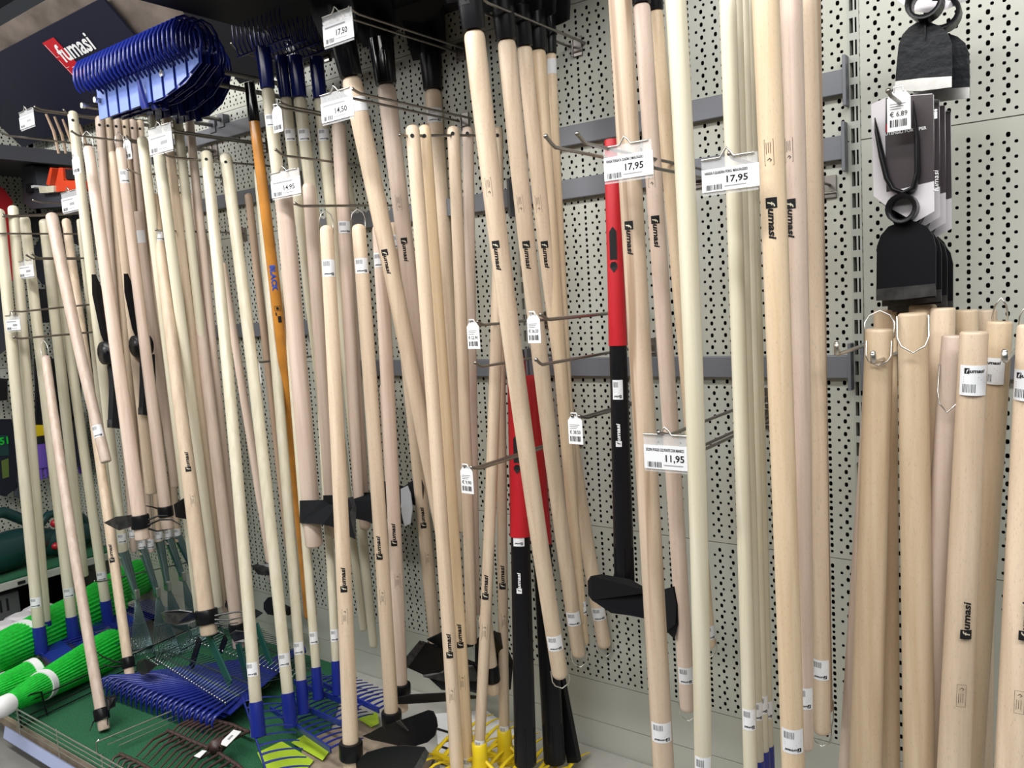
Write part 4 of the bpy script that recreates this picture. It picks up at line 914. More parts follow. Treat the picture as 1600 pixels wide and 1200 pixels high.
# ---------------------------------------------------------------- price labels in clear clips
def clip_label(label, x0, x1, yt, yb, X, name_t=None, price=None, group='price labels in clear clips', peak=True):
    c = PX((x0+x1)/2, (yt+yb)/2, X); d = -c.y-.012
    a = Pd(x0, (yt+yb)/2, d); b = Pd(x1, (yt+yb)/2, d); W = b.x-a.x
    zt = Pd((x0+x1)/2, yt, d).z; zb = Pd((x0+x1)/2, yb, d).z; H = zt-zb
    root = thing('price_label', label, 'price label', (a.x+W/2, -d, zb), group)
    o = V((a.x, -d, zt)); eu = V((1, 0, 0)); ev = V((0, 0, -1)); n = V((0, -1, 0))
    g = G(); g.bx(o.x-.001, o.x+W*.97, -d+.001, -d+.003, zb-.006, zt+H*.48); g.build('clear_clip', 'clear', root)
    A = Art(); A.rect(0, 0, W, H, 0)
    if name_t: A.text(name_t, (W*.05, H*.24), (1, 0), (0, -1), W*.76, H*.12, 1, 1, 0, .03)
    else: A.rect(W*.08, H*.12, W*.75, H*.2, 2, 1)
    if price: A.text(price, (W*.44, H*.66), (1, 0), (0, -1), W*.37, H*.28, 1, 1, 0, .02)
    else: A.rect(W*.5, H*.4, W*.8, H*.6, 2, 1)
    A.bars(W*.07, H*.70, W*.36, H*.93, 12, 1); A.rect(W*.4, H*.8, W*.78, H*.84, 2, 1)
    g = G(); g.bx(o.x, o.x+W, -d-.0006, -d+.0006, zb, zt); A.on_plane(g, o-V((0, .001, 0)), eu, ev, n)
    g.m[:6] = [0]*6; g.build('paper_label', ['paper', 'ink', 'ink_soft'], root)
    if peak:
        zz = zt+H*.45; g = G()
        g.tube([V((o.x, -d, zz)), V((o.x+W*.33, -d, zz)), V((o.x+W*.40, -d, zz+.010)), V((o.x+W*.45, -d-.002, zz+.016)), V((o.x+W*.50, -d, zz+.010)), V((o.x+W*.57, -d, zz)), V((o.x+W*.92, -d, zz))], .0021, 8); g.build('clip_wire', 'chrome', root)
    return root
clip_label('clip label 17,95 over the dark-streaked spade handle', 944, 1021, 241, 278, -.80, 'VANGA FORGIATA QUADRA C/MAN.FAGGIO', '17,95')
clip_label('clip label 17,95 over the cream rake handle, the right one of the two', 1097, 1187, 260, 296, -.54, 'VANGA F.QUADRA FORG. MAN.FAGGIO', '17,95')
clip_label('clip label 11,95 beside the brightest cream handle', 1007, 1085, 697, 734, -.70, 'SCOPA FOGLIE C/22 PUNTE CON MANICO', '11,95')
clip_label('clip label 17,50 at the top, above a glossy black socket', 505, 553, 33, 66, -1.68, None, '17,50')
clip_label('clip label 14,50 just below the 17,50 one', 502, 553, 156, 187, -1.68, None, '14,50')
clip_label('clip label 14,95 on the pale axe handle', 424, 470, 279, 306, -2.02, None, '14,95')
clip_label('bright overexposed clip label above the left handle tops', 233, 270, 209, 238, -2.66)
clip_label('small clip label at the upper far left, against the dark', 31, 54, 180, 199, -3.35); clip_label('clip label over the left handles, above the grey trimmer', 97, 122, 308, 330, -3.35); clip_label('small clip label over the second left rake, upper of two', 30, 53, 415, 433, -3.58); clip_label('small clip label over the leftmost rakes, lower of two', 10, 32, 500, 516, -3.5)
def hang_tag(label, x0, x1, yt, yb, X, txt=None, group='white hanging tags'):
    c = PX((x0+x1)/2, (yt+yb)/2, X); d = -c.y-.006
    a = Pd(x0, (yt+yb)/2, d); b = Pd(x1, (yt+yb)/2, d); W = b.x-a.x
    zt = Pd((x0+x1)/2, yt, d).z; zb = Pd((x0+x1)/2, yb, d).z; H = zt-zb
    root = thing('hanging_tag', label, 'tag', (a.x+W/2, -d, zb), group); o = V((a.x, -d, zt))
    c_ = .18*H; out = [(W*.25, 0), (W*.75, 0), (W, c_), (W, H), (0, H), (0, c_)]
    g = G(); g.slab([o+V((u, 0, -v)) for u, v in out], V((0, .0012, 0))); k = len(g.f)
    A = Art(); A.bars(W*.12, H*.72, W*.88, H*.9, 10, 1)
    if txt: A.text(txt, (W*.12, H*.64), (1, 0), (0, -1), W*.74, H*.12, 1, 1)
    for j in range(3): A.rect(W*.12, H*(.32+.06*j), W*(.8-.1*j), H*(.335+.06*j), 2, 1)
    A.on_plane(g, o, V((1, 0, 0)), V((0, 0, -1)), V((0, -1, 0))); g.build('tag_card', ['white', 'ink', 'ink_soft'], root)
    g = G(); g.tube([o+V((W*.3, 0, -.002)), o+V((W*.32, -.004, .006)), o+V((W*.68, -.004, .006)), o+V((W*.7, 0, -.002))], .002, 6); g.build('tag_holder', 'white', root)
    return root
hang_tag('white tag reading 6.89 hanging over the carded cultivators', 1386, 1423, 141, 204, -.335, '€ 6.89')
hang_tag('white tag reading 22.90 between the drilled handles', 730, 749, 503, 545, -1.4, '€ 22.90'); hang_tag('white tag reading 36.50 on the second leaning spade', 824, 844, 491, 536, -1.08, '€ 36.50'); hang_tag('white tag reading 38.50 by the leaning spade nearest the maul', 888, 910, 649, 694, -1.08, '€ 38.50'); hang_tag('lowest white tag, reading 9.90, left of the red maul sleeve', 720, 739, 729, 771, -1.32, '€ 9.90')
hang_tag('small white tag between the two cream rakes at mid height', 393, 407, 562, 599, -2.45); hang_tag('small white tag at the top, against the dark rake heads', 447, 461, 66, 107, -2.3); hang_tag('small white tag under the blue sockets', 426, 441, 166, 207, -2.12)
hang_tag('tiny white tag on the pink hoe handle tops', 193, 205, 218, 250, -3.02); hang_tag('tiny white tag on the leftmost drilled rake handle', 113, 125, 243, 272, -3.02)
# ---------------------------------------------------------------- blue plastic leaf rakes, nested on the rods
def leaf_rake_head(label, cx0, cx1, d, zc, m='blue', plate='blue_lit', nt=25, flip=False, group='nested blue plastic leaf-rake heads on rods', tn='tine', H=.20, hz=1.0, first=True):
    """fan plate with a centre socket and a row of hooked tines along its upper edge"""
    W = cx1-cx0; root = thing('plastic_rake', label, 'rake', ((cx0+cx1)/2, -d, zc), group)
    sx = (cx0+cx1)/2
    def P3(u, dd, z): return V((cx0+W*u, -d+dd, zc+z))
    # plate in panels with gaps
    n = 9
    for i in range(n):
        u0, u1 = i/n+.012, (i+1)/n-.012
        def zb(u): return -.032 + (0 if u < .62 else .07*((u-.62)/.38)**1.5)
        g = G(); g.slab([P3(u0, 0, zb(u0)-.0), P3(u1, 0, zb(u1)), P3(u1, 0.0, .075), P3(u0, .0, .075)], V((0, .003, 0))); g.build('plate_panel', plate, root)
    g = G(); g.slab([P3(0, .006, -.03), P3(.62, .006, -.036), P3(.85, .006, -.01), P3(1, .006, .035), P3(1, .006, .08), P3(0, .006, .08)], V((0, .003, 0))); g.build('plate_web', m, root)
    g = G(); g.tube([P3(.5, -.02, .04), P3(.5, -.012, -.02), P3(.5, -.005, -.05)], [.007, .011, .013], 12); g.build('socket', m, root)
    for i in range(nt):
        u = (i+.5)/nt; g = G(); lean = (u-.5)*.03
        pts = [P3(u, .012, .06), P3(u, .022, .10), P3(u, .018, .135), P3(u, .0, .160), P3(u, -.03, .168), P3(u, -.058, .155), P3(u, -.075, .125), P3(u, -.078, .09), P3(u, -.072, .065), P3(u, -.06, .05)]
        g.tube(pts, [.0056]*8+[.005, .0035], 7, flat=.75); g.build(tn, m, root)
    return root
xa = Pd(150, 150, .52); xb = Pd(312, 95, .52)
zc = (xa.z+xb.z)/2-.045
for i in range(5):
    leaf_rake_head(('frontmost blue leaf-rake head with panels coloured as lit on the upper rods', 'second blue leaf-rake head in the upper nest', 'third blue leaf-rake head in the upper nest', 'fourth blue leaf-rake head in the upper nest', 'rearmost blue leaf-rake head in the upper nest')[i], xa.x+.02*i, xb.x-(0, 0, 0, .1, .2)[i], .52-(0, .03, .06, .15, .24)[i], zc, 'blue' if i < 1 else 'blue_dark', 'blue_lit' if i == 0 else 'blue_dark', 25)
# ---------------------------------------------------------------- lower nest of blue leaf rakes on the turf
for i in range(3):
    root = thing('plastic_rake', ('topmost blue leaf-rake head lying on the turf', 'middle blue leaf-rake head lying on the turf', 'bottom blue leaf-rake head lying on the turf')[i], 'rake', tuple(Pz(260, 1075, DZ)), 'blue leaf rakes lying on the turf')
    z0 = DZ+.075-.022*i
    A0 = Pz(168, 1060, z0); B0 = Pz(348, 1122, z0); back = V((.12, .42, 0)); off = V((0, -.02*i, 0)); n = 22
    bk = A0.lerp(B0, .52)+back
    g = G(); g.slab([A0+off+V((0, .03, 0)), B0+off+V((0, .03, 0)), bk+V((.06, 0, 0))+off, bk-V((.08, 0, 0))+off], V((0, 0, -.004))); g.build('fan_plate', 'blue', root)
    for k in range(n):
        p = A0.lerp(B0, (k+.5)/n)+off; g = G()
        q = p.lerp(bk+off, .30)
        g.tube([q, p.lerp(q, .35)+V((0, 0, .008)), p+V((0, .0, .014)), p+V((0, -.02, .008)), p+V((0, -.032, -.008)), p+V((0, -.030, -.024))], [.0065, .0065, .0065, .006, .005, .0035], 7, flat=.7); g.build('tine', 'blue', root)
    g = G(); g.tube([bk+off, bk+off+V((.03, .10, .01))], [.02, .016], 12); g.build('socket', 'blue', root)
# ---------------------------------------------------------------- fine wire leaf rakes (zinc), hanging left
def wire_fan(root, hub, left, right, n, r=.0018, m='zinc', sag=.0, tip=.012, cross=(.55,), name='fan_tines'):
    g = G(); hub = V(hub); left = V(left); right = V(right); mid = (left+right)/2; out = (mid-hub).normalized()
    L = ((left-hub).length+(right-hub).length)/2; ends = []
    nn = (left-hub).cross(right-hub).normalized()
    for i in range(n):
        u = i/(n-1); p = left.lerp(right, u); dirv = (p-hub).normalized(); e = hub+dirv*L
        ends.append(e); g.tube([hub+dirv*.02, hub+dirv*L*.5+nn*sag, e, e+nn*tip+dirv*.004], r, 4)
    g.build(name, m, root, stuff=True)
    for c in cross:
        g = G(); g.tube([hub+(e-hub)*c+nn*sag*.9 for e in ends], r*1.6, 5); g.build('cross_bar', m, root)
    return ends
fans = [((212, 928), (206, 998), (249, 1040), -2.96), ((245, 925), (238, 1010), (290, 1035), -3.0), ((262, 915), (262, 1010), (318, 1030), -3.02), ((285, 900), (292, 985), (335, 1012), -3.03), ((303, 892), (318, 965), (350, 990), -3.04)]
for i, (h_, l_, r_, X) in enumerate(fans):
    T = S_[(0, 2, 4, 5, 6)[i]]; S = T['S']
    c0 = S.pt(.985); hub = PX(*h_, -3.28); le = PX(*l_, -3.24); ri = PX(*r_, -3.2)
    g = G(); g.tube([c0, c0.lerp(hub, .15), c0.lerp(hub, .6), hub], [S.r1*1.12, S.r1*1.1, S.r1*.9, .012], 14); g.build('socket', 'zinc', T['root'])
    g = G(); g.box(hub, (.018, 0, 0), (0, .01, 0), (0, 0, .022)); g.build('hub_clamp', 'chrome', T['root'], bevel=.004)
    wire_fan(T['root'], hub, le, ri, 20, .0016, 'zinc', .004, .01, (.5, .9))
    g = G(); dv_ = (ri-hub); g.tube([hub, hub+dv_], .004, 6); g.build('edge_tine', 'zinc', T['root'])
    g = G(); [g.ball(le.lerp(ri, k/15)+(le.lerp(ri, .5)-hub)*.06*math.sin(math.pi*k/15), .0028, 0, 6) for k in range(16)]; g.build('tip_row', 'white', T['root'], stuff=True)
# the two wide fan rakes lying below with green straps
def strap(root, a, b, w=.018, m='green_dark'):
    a = V(a); b = V(b); ax = (b-a).normalized(); x = ax.cross(V((0, -1, 0))).normalized()
    g = G(); g.box((a+b)/2, (b-a)/2, x*w, V((0, .003, 0))); g.build('strap', m, root, bevel=.001)
for i, (hub, l_, r_, lab) in enumerate((((400, 1030), (243, 1030), (352, 1098), 'wide wire leaf rake lying flat with dark green straps, dotted row of tips'), ((440, 985), (300, 1000), (470, 1062), 'second wide wire leaf rake behind, its green strap leaning right'))):
    z = DZ+.13-.0*i
    t = thing('fan_rake', lab, 'rake', tuple(Pz(hub[0], hub[1], z)), 'wide fan rakes with green straps')
    h = Pz(*hub, z+.02); le = Pz(*l_, z); ri = Pz(*r_, z)
    g = G(); n = 30; ends = []
    far = Pz(*((262, 1005) if i == 0 else (390, 970)), z); far2 = Pz(*((440, 1060) if i == 0 else (500, 1040)), z)
    for k in range(n):
        u = k/(n-1); p = le.lerp(ri, u); q = far.lerp(far2, u); mid = p.lerp(q, .5)+V((0, 0, .02))
        g.tube([p+V((0, 0, -.012)), p, mid, q], .0016, 4)
    g.build('fan_tines', 'zinc_dark', t, stuff=True)
    g = G(); g.tube([le.lerp(far, .25), ri.lerp(far2, .25)], .003, 5); g.tube([le.lerp(far, .6), ri.lerp(far2, .6)], .003, 5); g.build('cross_bar', 'zinc_dark', t)
    g = G()
    for k in range(n): g.ball(le.lerp(ri, k/(n-1)), .004, 0, 6)
    g.build('tip_row', 'steel', t, stuff=True)
    if i == 0:
        strap(t, Pd(322, 985, .46), Pd(360, 1070, .50), .020); strap(t, Pd(312, 998, .46), Pd(299, 1042, .44), .013, 'black')
        g = G(); g.tube([Pd(321, 975, .46), Pd(320, 990, .46)], .012, 10); g.build('strap_joint', 'green_dark', t)
    else:
        strap(t, Pd(400, 975, .30), Pd(424, 1040, .32), .014); strap(t, Pd(372, 1005, .36), Pd(386, 1062, .38), .018); strap(t, Pd(353, 996, .34), Pd(344, 1018, .34), .012, 'black')
lg = thing('green_card', 'olive green rounded card sticking out under the fan rakes', 'card', tuple(Pz(350, 1090, DZ)))
g = G(); q = [Pz(*p, DZ+.05) for p in ((335, 1085), (345, 1100), (362, 1103), (380, 1097), (400, 1082), (420, 1070), (436, 1040), (420, 1040), (385, 1060), (350, 1075))]; g.slab(q, V((0, 0, -.003))); g.build('card_sheet', 'leaf_green', lg)
# ---------------------------------------------------------------- brown rake heads on the turf
def bow_rake(label, pts, n, tvec, L, m='brown', sock=None, group='brown rake heads lying on the turf'):
    P_ = [Pz(*p, DZ+.045) for p in pts]; root = thing('garden_rake', label, 'rake', tuple(Pz(*pts[len(pts)//2], DZ)), group)
    g = G(); g.tube(P_, .007, 8, flat=.8); g.build('rake_bar', m, root)
    tot = len(P_)-1
    for i in range(n):
        u = (i+.3)/(n-.4)*tot; k = min(int(u), tot-1); p = P_[k].lerp(P_[k+1], u-k)
        td = V(tvec); e = p+td*L
        g = G(); g.tube([p, p+td*L*.5+V((0, 0, .004)), e+V((0, 0, -.02))], [.0055, .0045, .0025], 6); g.build('tine', m, root)
    if sock:
        a, b = Pz(*sock[0], DZ+.06), Pz(*sock[1], DZ+.05); g = G(); ax = (b-a).normalized()
        g.tube([a+ax*.03, a, a+ax*.004, b], [.016, .018, .024, .02], 14, caps=False); g.build('socket', m, root)
    return root
bow_rake('brown rake head with open socket, in the middle of the turf', [(262, 1141), (300, 1158), (335, 1172), (372, 1196), (392, 1215)], 17, (.15, -1, 0), .13, sock=((334, 1170), (346, 1160)))
bow_rake('brown rake head with curved bar at the back of the turf', [(302, 1121), (330, 1124), (362, 1132), (390, 1144)], 12, (.1, -1, 0), .13)
bow_rake('brown rake head at the bottom edge of the turf', [(187, 1178), (214, 1190), (240, 1205)], 7, (.15, -1, 0), .05)
tg = thing('card_tag', 'small white card tag lying on the brown rakes', 'tag', tuple(Pz(360, 1155, DZ+.06)))
g = G(); q = [Pz(*p, DZ+.07) for p in ((342, 1162), (365, 1140), (377, 1143), (354, 1166))]; g.slab(q, V((0, 0, -.0015))); g.build('tag_sheet', 'white', tg, bevel=.0005)
g = G(); q = [Pz(*p, DZ+.0708) for p in ((355, 1155), (362, 1148), (365, 1149), (358, 1156))]; g.add(q, [[0, 1, 2, 3]]); g.build('tag_print', 'ink_soft', tg)
tg = thing('card_tag', 'crumpled white card tag by the brown socket', 'tag', tuple(Pz(315, 1180, DZ+.06)))
g = G(); q = [Pz(*p, DZ+.06) for p in ((303, 1181), (316, 1172), (323, 1173), (312, 1184))]; g.slab(q, V((0, 0, -.0015))); g.build('tag_sheet', 'white', tg)
# yellow-green leaflets and cardboard under the blue rakes
for lab, pts, z in (('lime green leaflet under the blue rakes, front one', ((402, 1176), (440, 1158), (490, 1188), (470, 1215), (420, 1215)), .012), ('lime green leaflet under the blue rakes, right of the other', ((455, 1160), (476, 1148), (516, 1172), (504, 1188)), .016), ('lime green leaflet under the rear blue rakes', ((555, 1120), (590, 1112), (592, 1130), (580, 1136)), .014)):
    t = thing('leaflet', lab, 'leaflet', tuple(Pz(*pts[0], DZ)), 'lime green leaflets'); g = G(); g.slab([Pz(*p, DZ+z) for p in pts], V((0, 0, -.001))); g.build('leaflet_sheet', 'green_tag', t)
t = thing('cardboard', 'worn brown cardboard sheet under the front hoes', 'cardboard', tuple(Pz(540, 1170, DZ))); g = G(); g.slab([Pz(*p, DZ+.006) for p in ((470, 1160), (560, 1125), (680, 1180), (640, 1260), (480, 1260))], V((0, 0, -.003))); g.build('sheet', 'old_wood', t)
t = thing('paper_sheet', 'white paper with dark lines under the yellow rakes', 'paper', tuple(Pz(700, 1170, DZ))); g = G(); g.slab([Pz(*p, DZ+.006) for p in ((680, 1115), (760, 1110), (830, 1160), (830, 1230), (690, 1230))], V((0, 0, -.001))); g.build('sheet', 'white', t)
g = G()
for k in range(3): g.slab([Pz(*p, DZ+.0075) for p in ((682, 1140+26*k), (684, 1137+26*k), (760, 1160+26*k), (758, 1164+26*k))], V((0, 0, -.0005)))
g.build('printed_lines', 'ink', t)
# ---------------------------------------------------------------- neon green brooms
def broom(label, a, b, ra, rb, bands, za, zb, knob=False):
    A0 = Pz(*a, za); B0 = Pz(*b, zb); root = thing('green_broom', label, 'broom', tuple((A0+B0)/2-V((0, 0, .04))), 'neon green plastic brooms')
    ax = (B0-A0); x, y = frame_of(ax); rows = []; N = 64
    for j in range(9):
        v = j/8; r = ra+(rb-ra)*min(1, v*1.15)**.8; c = A0+ax*v
        rows.append([c+(r*(1+(.05 if k % 2 else -.02)*min(1, v*3)))*(math.cos(2*math.pi*k/N)*x+math.sin(2*math.pi*k/N)*y) for k in range(N)])
    g = G(); g.grid(rows, 0, False, True); g.add(rows[0], [list(range(N))]); g.add(rows[-1], [list(range(N))[::-1]]); g.build('bristles', 'green_neon', root)
    for v in bands:
        r = ra+(rb-ra)*min(1, v*1.15)**.8; c = A0+ax*v; dd = ax.normalized()*.014
        g = G(); g.tube([c-dd, c+dd], r*1.09, 28, caps=True); g.build('white_band', 'white', root)
    if knob:
        g = G(); dd = ax.normalized(); g.tube([A0-dd*.06, A0-dd*.055, A0-dd*.02, A0+dd*.01], [ra*.7, ra*1.0, ra*1.15, ra*1.1], 20); g.build('white_cap', 'white', root)
broom('neon green broom lying nearest, with white cap and band', (12, 1100), (178, 1012), .032, .078, (.30,), .22, .17, True)
broom('neon green broom with wide white band at the left edge', (-40, 1040), (170, 940), .07, .10, (.32,), .27, .22)
broom('neon green broom with small white band between the two big ones', (-20, 1085), (60, 1050), .04, .055, (.9,), .22, .22)
broom('neon green broom low at the left edge, its band half hidden', (-40, 1085), (30, 1060), .035, .045, (.62,), .17, .17, True)
broom('neon green broom at the back under the blue rakes', (60, 985), (220, 900), .05, .085, (), .26, .26)
# ---------------------------------------------------------------- hoe heads and carded cultivators, right bay
def outline_plate(root, pts, th, m, name, bevel=.001, label=None, d=None):
    q = [Pd(*p) for p in pts]; g = G(); g.slab(q, V((0, th, 0))); return g.build(name, m, root, bevel=bevel, label=label)
def hoe_head(label, dx, dy, d, k=1.0):
    root = thing('hoe', label, 'hoe head', tuple(Pd(1442+dx, 140+dy, d)), 'hammered hoe heads at the top right')
    arc = [(1398, 138), (1401, 100), (1404, 70), (1410, 54), (1420, 43), (1432, 35), (1450, 34), (1468, 40), (1480, 50), (1486, 66), (1487, 100), (1487, 134)]
    outline_plate(root, [(x+dx, y+dy, d) for x, y in arc], .006, 'hammered', 'blade', .002)
    outline_plate(root, [(x+dx, y+dy, d+.002) for x, y in ((1399, 127), (1440, 122), (1487, 119), (1487, 136), (1440, 142), (1397, 142))], .004, 'steel', 'ground_edge', .001)
    g = G(); c = Pd(1446+dx, 6+dy, d+.01); r = .033
    rows = []
    for j in range(2):
        rows.append([c+V((r*(1-.06*j)*math.cos(t*.3142), -.02+.04*j, r*.95*math.sin(t*.3142))) for t in range(20)])
    rows2 = [[c+(p-c)*V((1, 1, 1)).x*1.0 for p in rr] for rr in rows]
    inner = [[c+V((.75*(p-c).x, (p-c).y, .75*(p-c).z)) for p in rr] for rr in rows]
    g.grid([rows[0], rows[1], inner[1], inner[0], rows[0]], 0, True, True); g.build('eye', 'black', root)
    outline_plate(root, [(x+dx, y+dy, d+.006) for x, y in ((1443, 34), (1447, 34), (1446, 64))], .004, 'black', 'rib', .0005)
    return root
hoe_head('hammered black hoe head with bright edge, front one at the top', 0, 0, .30); hoe_head('hoe head half hidden behind the front one, shifted right', 28, 17, .22)
t = thing('white_card', 'pale backing card behind the top hoe eye', 'card', tuple(Pd(1450, 5, .25))); outline_plate(t, [(1402, 0, .26), (1420, 14, .26), (1445, 20, .26), (1480, 14, .26), (1512, 0, .2), (1512, -60, .2), (1402, -60, .26)], .001, 'card', 'card_sheet', 0)
def carded(i):
    dx, dy = 9*i, 9*i; d = .30-.035*i; 
    lab = ('front carded fork-and-hoe head with the 6.89 tag over it', 'second carded fork-and-hoe head', 'third carded fork-and-hoe head', 'fourth carded fork-and-hoe head', 'rearmost carded fork-and-hoe head')[i]
    root = thing('carded_cultivator', lab, 'cultivator head', tuple(Pd(1415+dx, 460+dy, d)), 'carded fork-and-hoe heads')
    o = [(1361, 163), (1385, 152), (1456, 146), (1459, 148), (1460, 330), (1430, 347), (1385, 322), (1365, 306), (1362, 200)]
    q = [Pd(x+dx, y+dy, d) for x, y in o]; g = G(); g.slab(q, V((0, .001, 0))); g.build('backing_card', 'card', root)
    q = [Pd(x+dx, y+dy, d+.001) for x, y in ((1384, 153), (1458, 147), (1460, 282), (1385, 300), (1383, 210))]; g = G(); g.slab(q, V((0, .0005, 0)))
    if i == 0:
        a0 = Pd(1383, 212, d+.0015); A = Art(); px = .0018*.85
        A.text('UTENSILI FORTI PER', (0, 0), (1, 0), (0, -1), .075, .006, 1, 1, 0, .02); A.rect(.002, -.022, .02, -.006, 2, 1); A.text('i', (.088, -.018), (1, 0), (0, -1), .006, .018, 1, 1, 0, .03)
        A.text('fumasi', (.095, .15-.03), (0, -1), (-1, 0), .04, .009, 1, 1, .2); A.on_plane(g, a0, V((1, 0, 0)), V((0, 0, -1)), V((0, -1, 0)))
    g.build('printed_panel', ['card_dark', 'white', 'red'], root)
    if i in (0, 4) or True:
        # fork: U of two prongs
        pts = [(1367, 184), (1370, 205), (1378, 245), (1386, 278), (1396, 296), (1412, 302), (1428, 294), (1434, 270), (1433, 215), (1427, 158)]
        g = G(); g.tube([Pd(x+dx, y+dy, d+.012) for x, y in pts], [.002, .009, .0125, .013, .013, .013, .013, .0125, .010, .002], 10, flat=.45); g.build('fork', 'black', root)
        g = G(); c = Pd(1410+dx, 326+dy, d+.014); ro = .029; ri = .021
        f_ = lambda R_, yy: [c+V((R_*math.cos(k*.3142), yy, R_*math.sin(k*.3142))) for k in range(20)]
        g.grid([f_(ro, -.016), f_(ro, .016), f_(ri, .016), f_(ri, -.016), f_(ro, -.016)], 0, True, True); g.build('eye', 'black', root)
        arc = [(1369, 470), (1370, 385), (1376, 368), (1388, 354), (1405, 347), (1430, 346), (1448, 354), (1458, 368), (1462, 385), (1462, 465)]
        outline_plate(root, [(x+dx, y+dy, d+.008) for x, y in arc], .005, 'black', 'blade', .001)
        outline_plate(root, [(x+dx, y+dy, d+.011) for x, y in ((1369, 452), (1461, 443), (1462, 462), (1410, 468), (1369, 470))], .004, 'dark_steel', 'ground_edge', .0005)
for i in range(4): carded(i)
t = thing('hoe', 'round black hoe blade at the back of the carded heads', 'hoe head', tuple(Pd(1480, 470, .12))); outline_plate(t, [(1440+45*math.cos(k*.35), 410+50*math.sin(k*.35), .14) for k in range(18)], .005, 'black_matt', 'blade')
hook('hook end poking out left of the 6.89 tag', (1388, 142), (1392, 150), -.335); hook('hook carrying the hammered hoe heads', (1440, -12), (1444, -4), -.38)
# sockets in the panel already open; stain marks
# ---------------------------------------------------------------- far corner: turf shelf with trimmers, gloves, hoses
zs_ = .37
t = thing('turf_shelf', 'green turf-covered shelf with pale edge in the far left corner', 'shelf', (XC+.2, -.7, .3))
a = PX(0, 908, -4.2); b = PX(150, 870, -4.2)
g = G(); g.bx(XC-.03, -4.2, -1.6, -.01, .325, .362); g.build('shelf_board', 'deck', t, bevel=.003, label='off-white shelf board')
g = G(); g.bx(XC-.03, -4.205, -1.6, -.01, .363, .372); g.build('turf_mat', 'turf', t)
for k in range(3):
    g = G(); g.bx(-4.2, -4.196, -.5-.5*k, -.496-.5*k+.03, .335, .350); g.build('shelf_slot', 'ink', t)
def trimmer(label, c, s, rot=0):
    c = V(c); root = thing('hedge_trimmer', label, 'trimmer', tuple(c), 'dark green power tools on the turf shelf')
    def q(x, y, z): 
        co, si = math.cos(rot), math.sin(rot); return c+V(((x*co-y*si)*s, (x*si+y*co)*s, z*s))
    # body: lofted rounded hull
    rows = []
    for j in range(9):
        v = j/8; hh = .06*math.sin(math.pi*(.12+.8*v))+.02; ww = .05*math.sin(math.pi*(.1+.8*v))+.012
        rows.append([q(ww*math.cos(k*.5236), -.18+.36*v, .075+.01*v+hh*math.sin(k*.5236)) for k in range(12)])
    g = G(); g.grid(rows, 0, True, True); g.add(rows[0], [list(range(12))]); g.add(rows[-1], [list(range(12))[::-1]]); g.build('motor_body', 'tool_green', root)
    g = G(); g.tube([q(0, -.16, .08), q(0, -.17, .17), q(0, -.10, .235), q(0, 0, .235), q(0, .08, .18), q(0, .13, .10)], [.024*s, .024*s, .022*s, .022*s, .022*s, .024*s], 12); g.build('handle_loop', 'tool_green', root)
    g = G(); g.ball(q(.04, -.09, .19), .022*s, 0, 10); g.build('switch', 'tool_red', root); g = G(); g.ball(q(.05, -.1, .07), .02*s, 0, 10, (1, 1.4, 1)); g.build('button', 'tool_red', root)
    g = G(); g.box(q(0, .28, .07), V((math.cos(rot), math.sin(rot), 0))*.012*s, V((-math.sin(rot), math.cos(rot), 0))*.16*s, V((0, 0, .008*s))); g.build('cutter_bar', 'black', root)
p = PX(14, 870, -4.35); trimmer('dark green trimmer with red button at the far left edge', (p.x, p.y, .373), 1.25, .15)
p = PX(115, 845, -4.38); trimmer('second dark green trimmer between the cream handles', (p.x, p.y-.02, .373), .95, .1)
def on_left(px, py): return PX(px, py, XC+.10)
# gloves and blister packs on the main and end wall
def pack(label, pts, m, X=None, d=None, th=.02, cat='pack', name='blister_pack', group='packs hanging in the far corner', extra=None):
    q = [PX(*p, X) if X else Pd(*p, d) for p in pts]; root = thing(name, label, cat, tuple(q[0]), group)
    n = V((1, 0, 0))*-th if X else V((0, th, 0)); g = G(); g.slab(q, n); g.build('pack_body', m, root, bevel=.002)
    for (pp, mm, nm) in (extra or []):
        g = G(); g.slab([(PX(*p, X) if X else Pd(*p, d))-n*.1 for p in pp], n*.1); g.build(nm, mm, root)
    return root
xx = XC+.08
pack('black and green glove pack marked 51 at the left edge', ((-14, 655), (18, 655), (26, 690), (30, 760), (8, 776), (-14, 770)), 'dark_panel', X=xx, name='glove_pack', extra=[(((-10, 680), (12, 680), (14, 712), (-10, 712)), 'tool_green', 'green_patch'), (((2, 720), (13, 716), (14, 745), (4, 748)), 'leaf_green', 'green_flap')])
t = pack('dark glove pack beside the one marked 51', ((20, 650), (40, 648), (46, 720), (34, 780), (24, 776), (28, 720)), 'grey_plastic', X=xx, name='glove_pack')
g = G(); A = Art(); A.text('51', (0, 0), (1, 0), (0, -1), .04, .035, 0, 0, 0, .03); A.on_plane(g, PX(0, 695, xx+.01), V((0, 1, 0)), V((0, 0, -1)), V((1, 0, 0))); g.build('number_print', 'green_neon', t)
pack('black pack with a yellow label low on it, behind the left rakes', ((56, 560), (90, 560), (94, 640), (92, 690), (58, 690)), 'dark_board', X=xx+.02, extra=[(((53, 664), (71, 664), (72, 694), (55, 695)), 'yellow', 'yellow_label')])
pack('dark pack hanging between cream and pinkish handles', ((100, 500), (118, 500), (122, 640), (104, 660)), 'dark_board', d=.12); pack('dark pack behind the slanting pinkish handle', ((126, 510), (150, 520), (156, 620), (132, 620)), 'dark_board', d=.10)
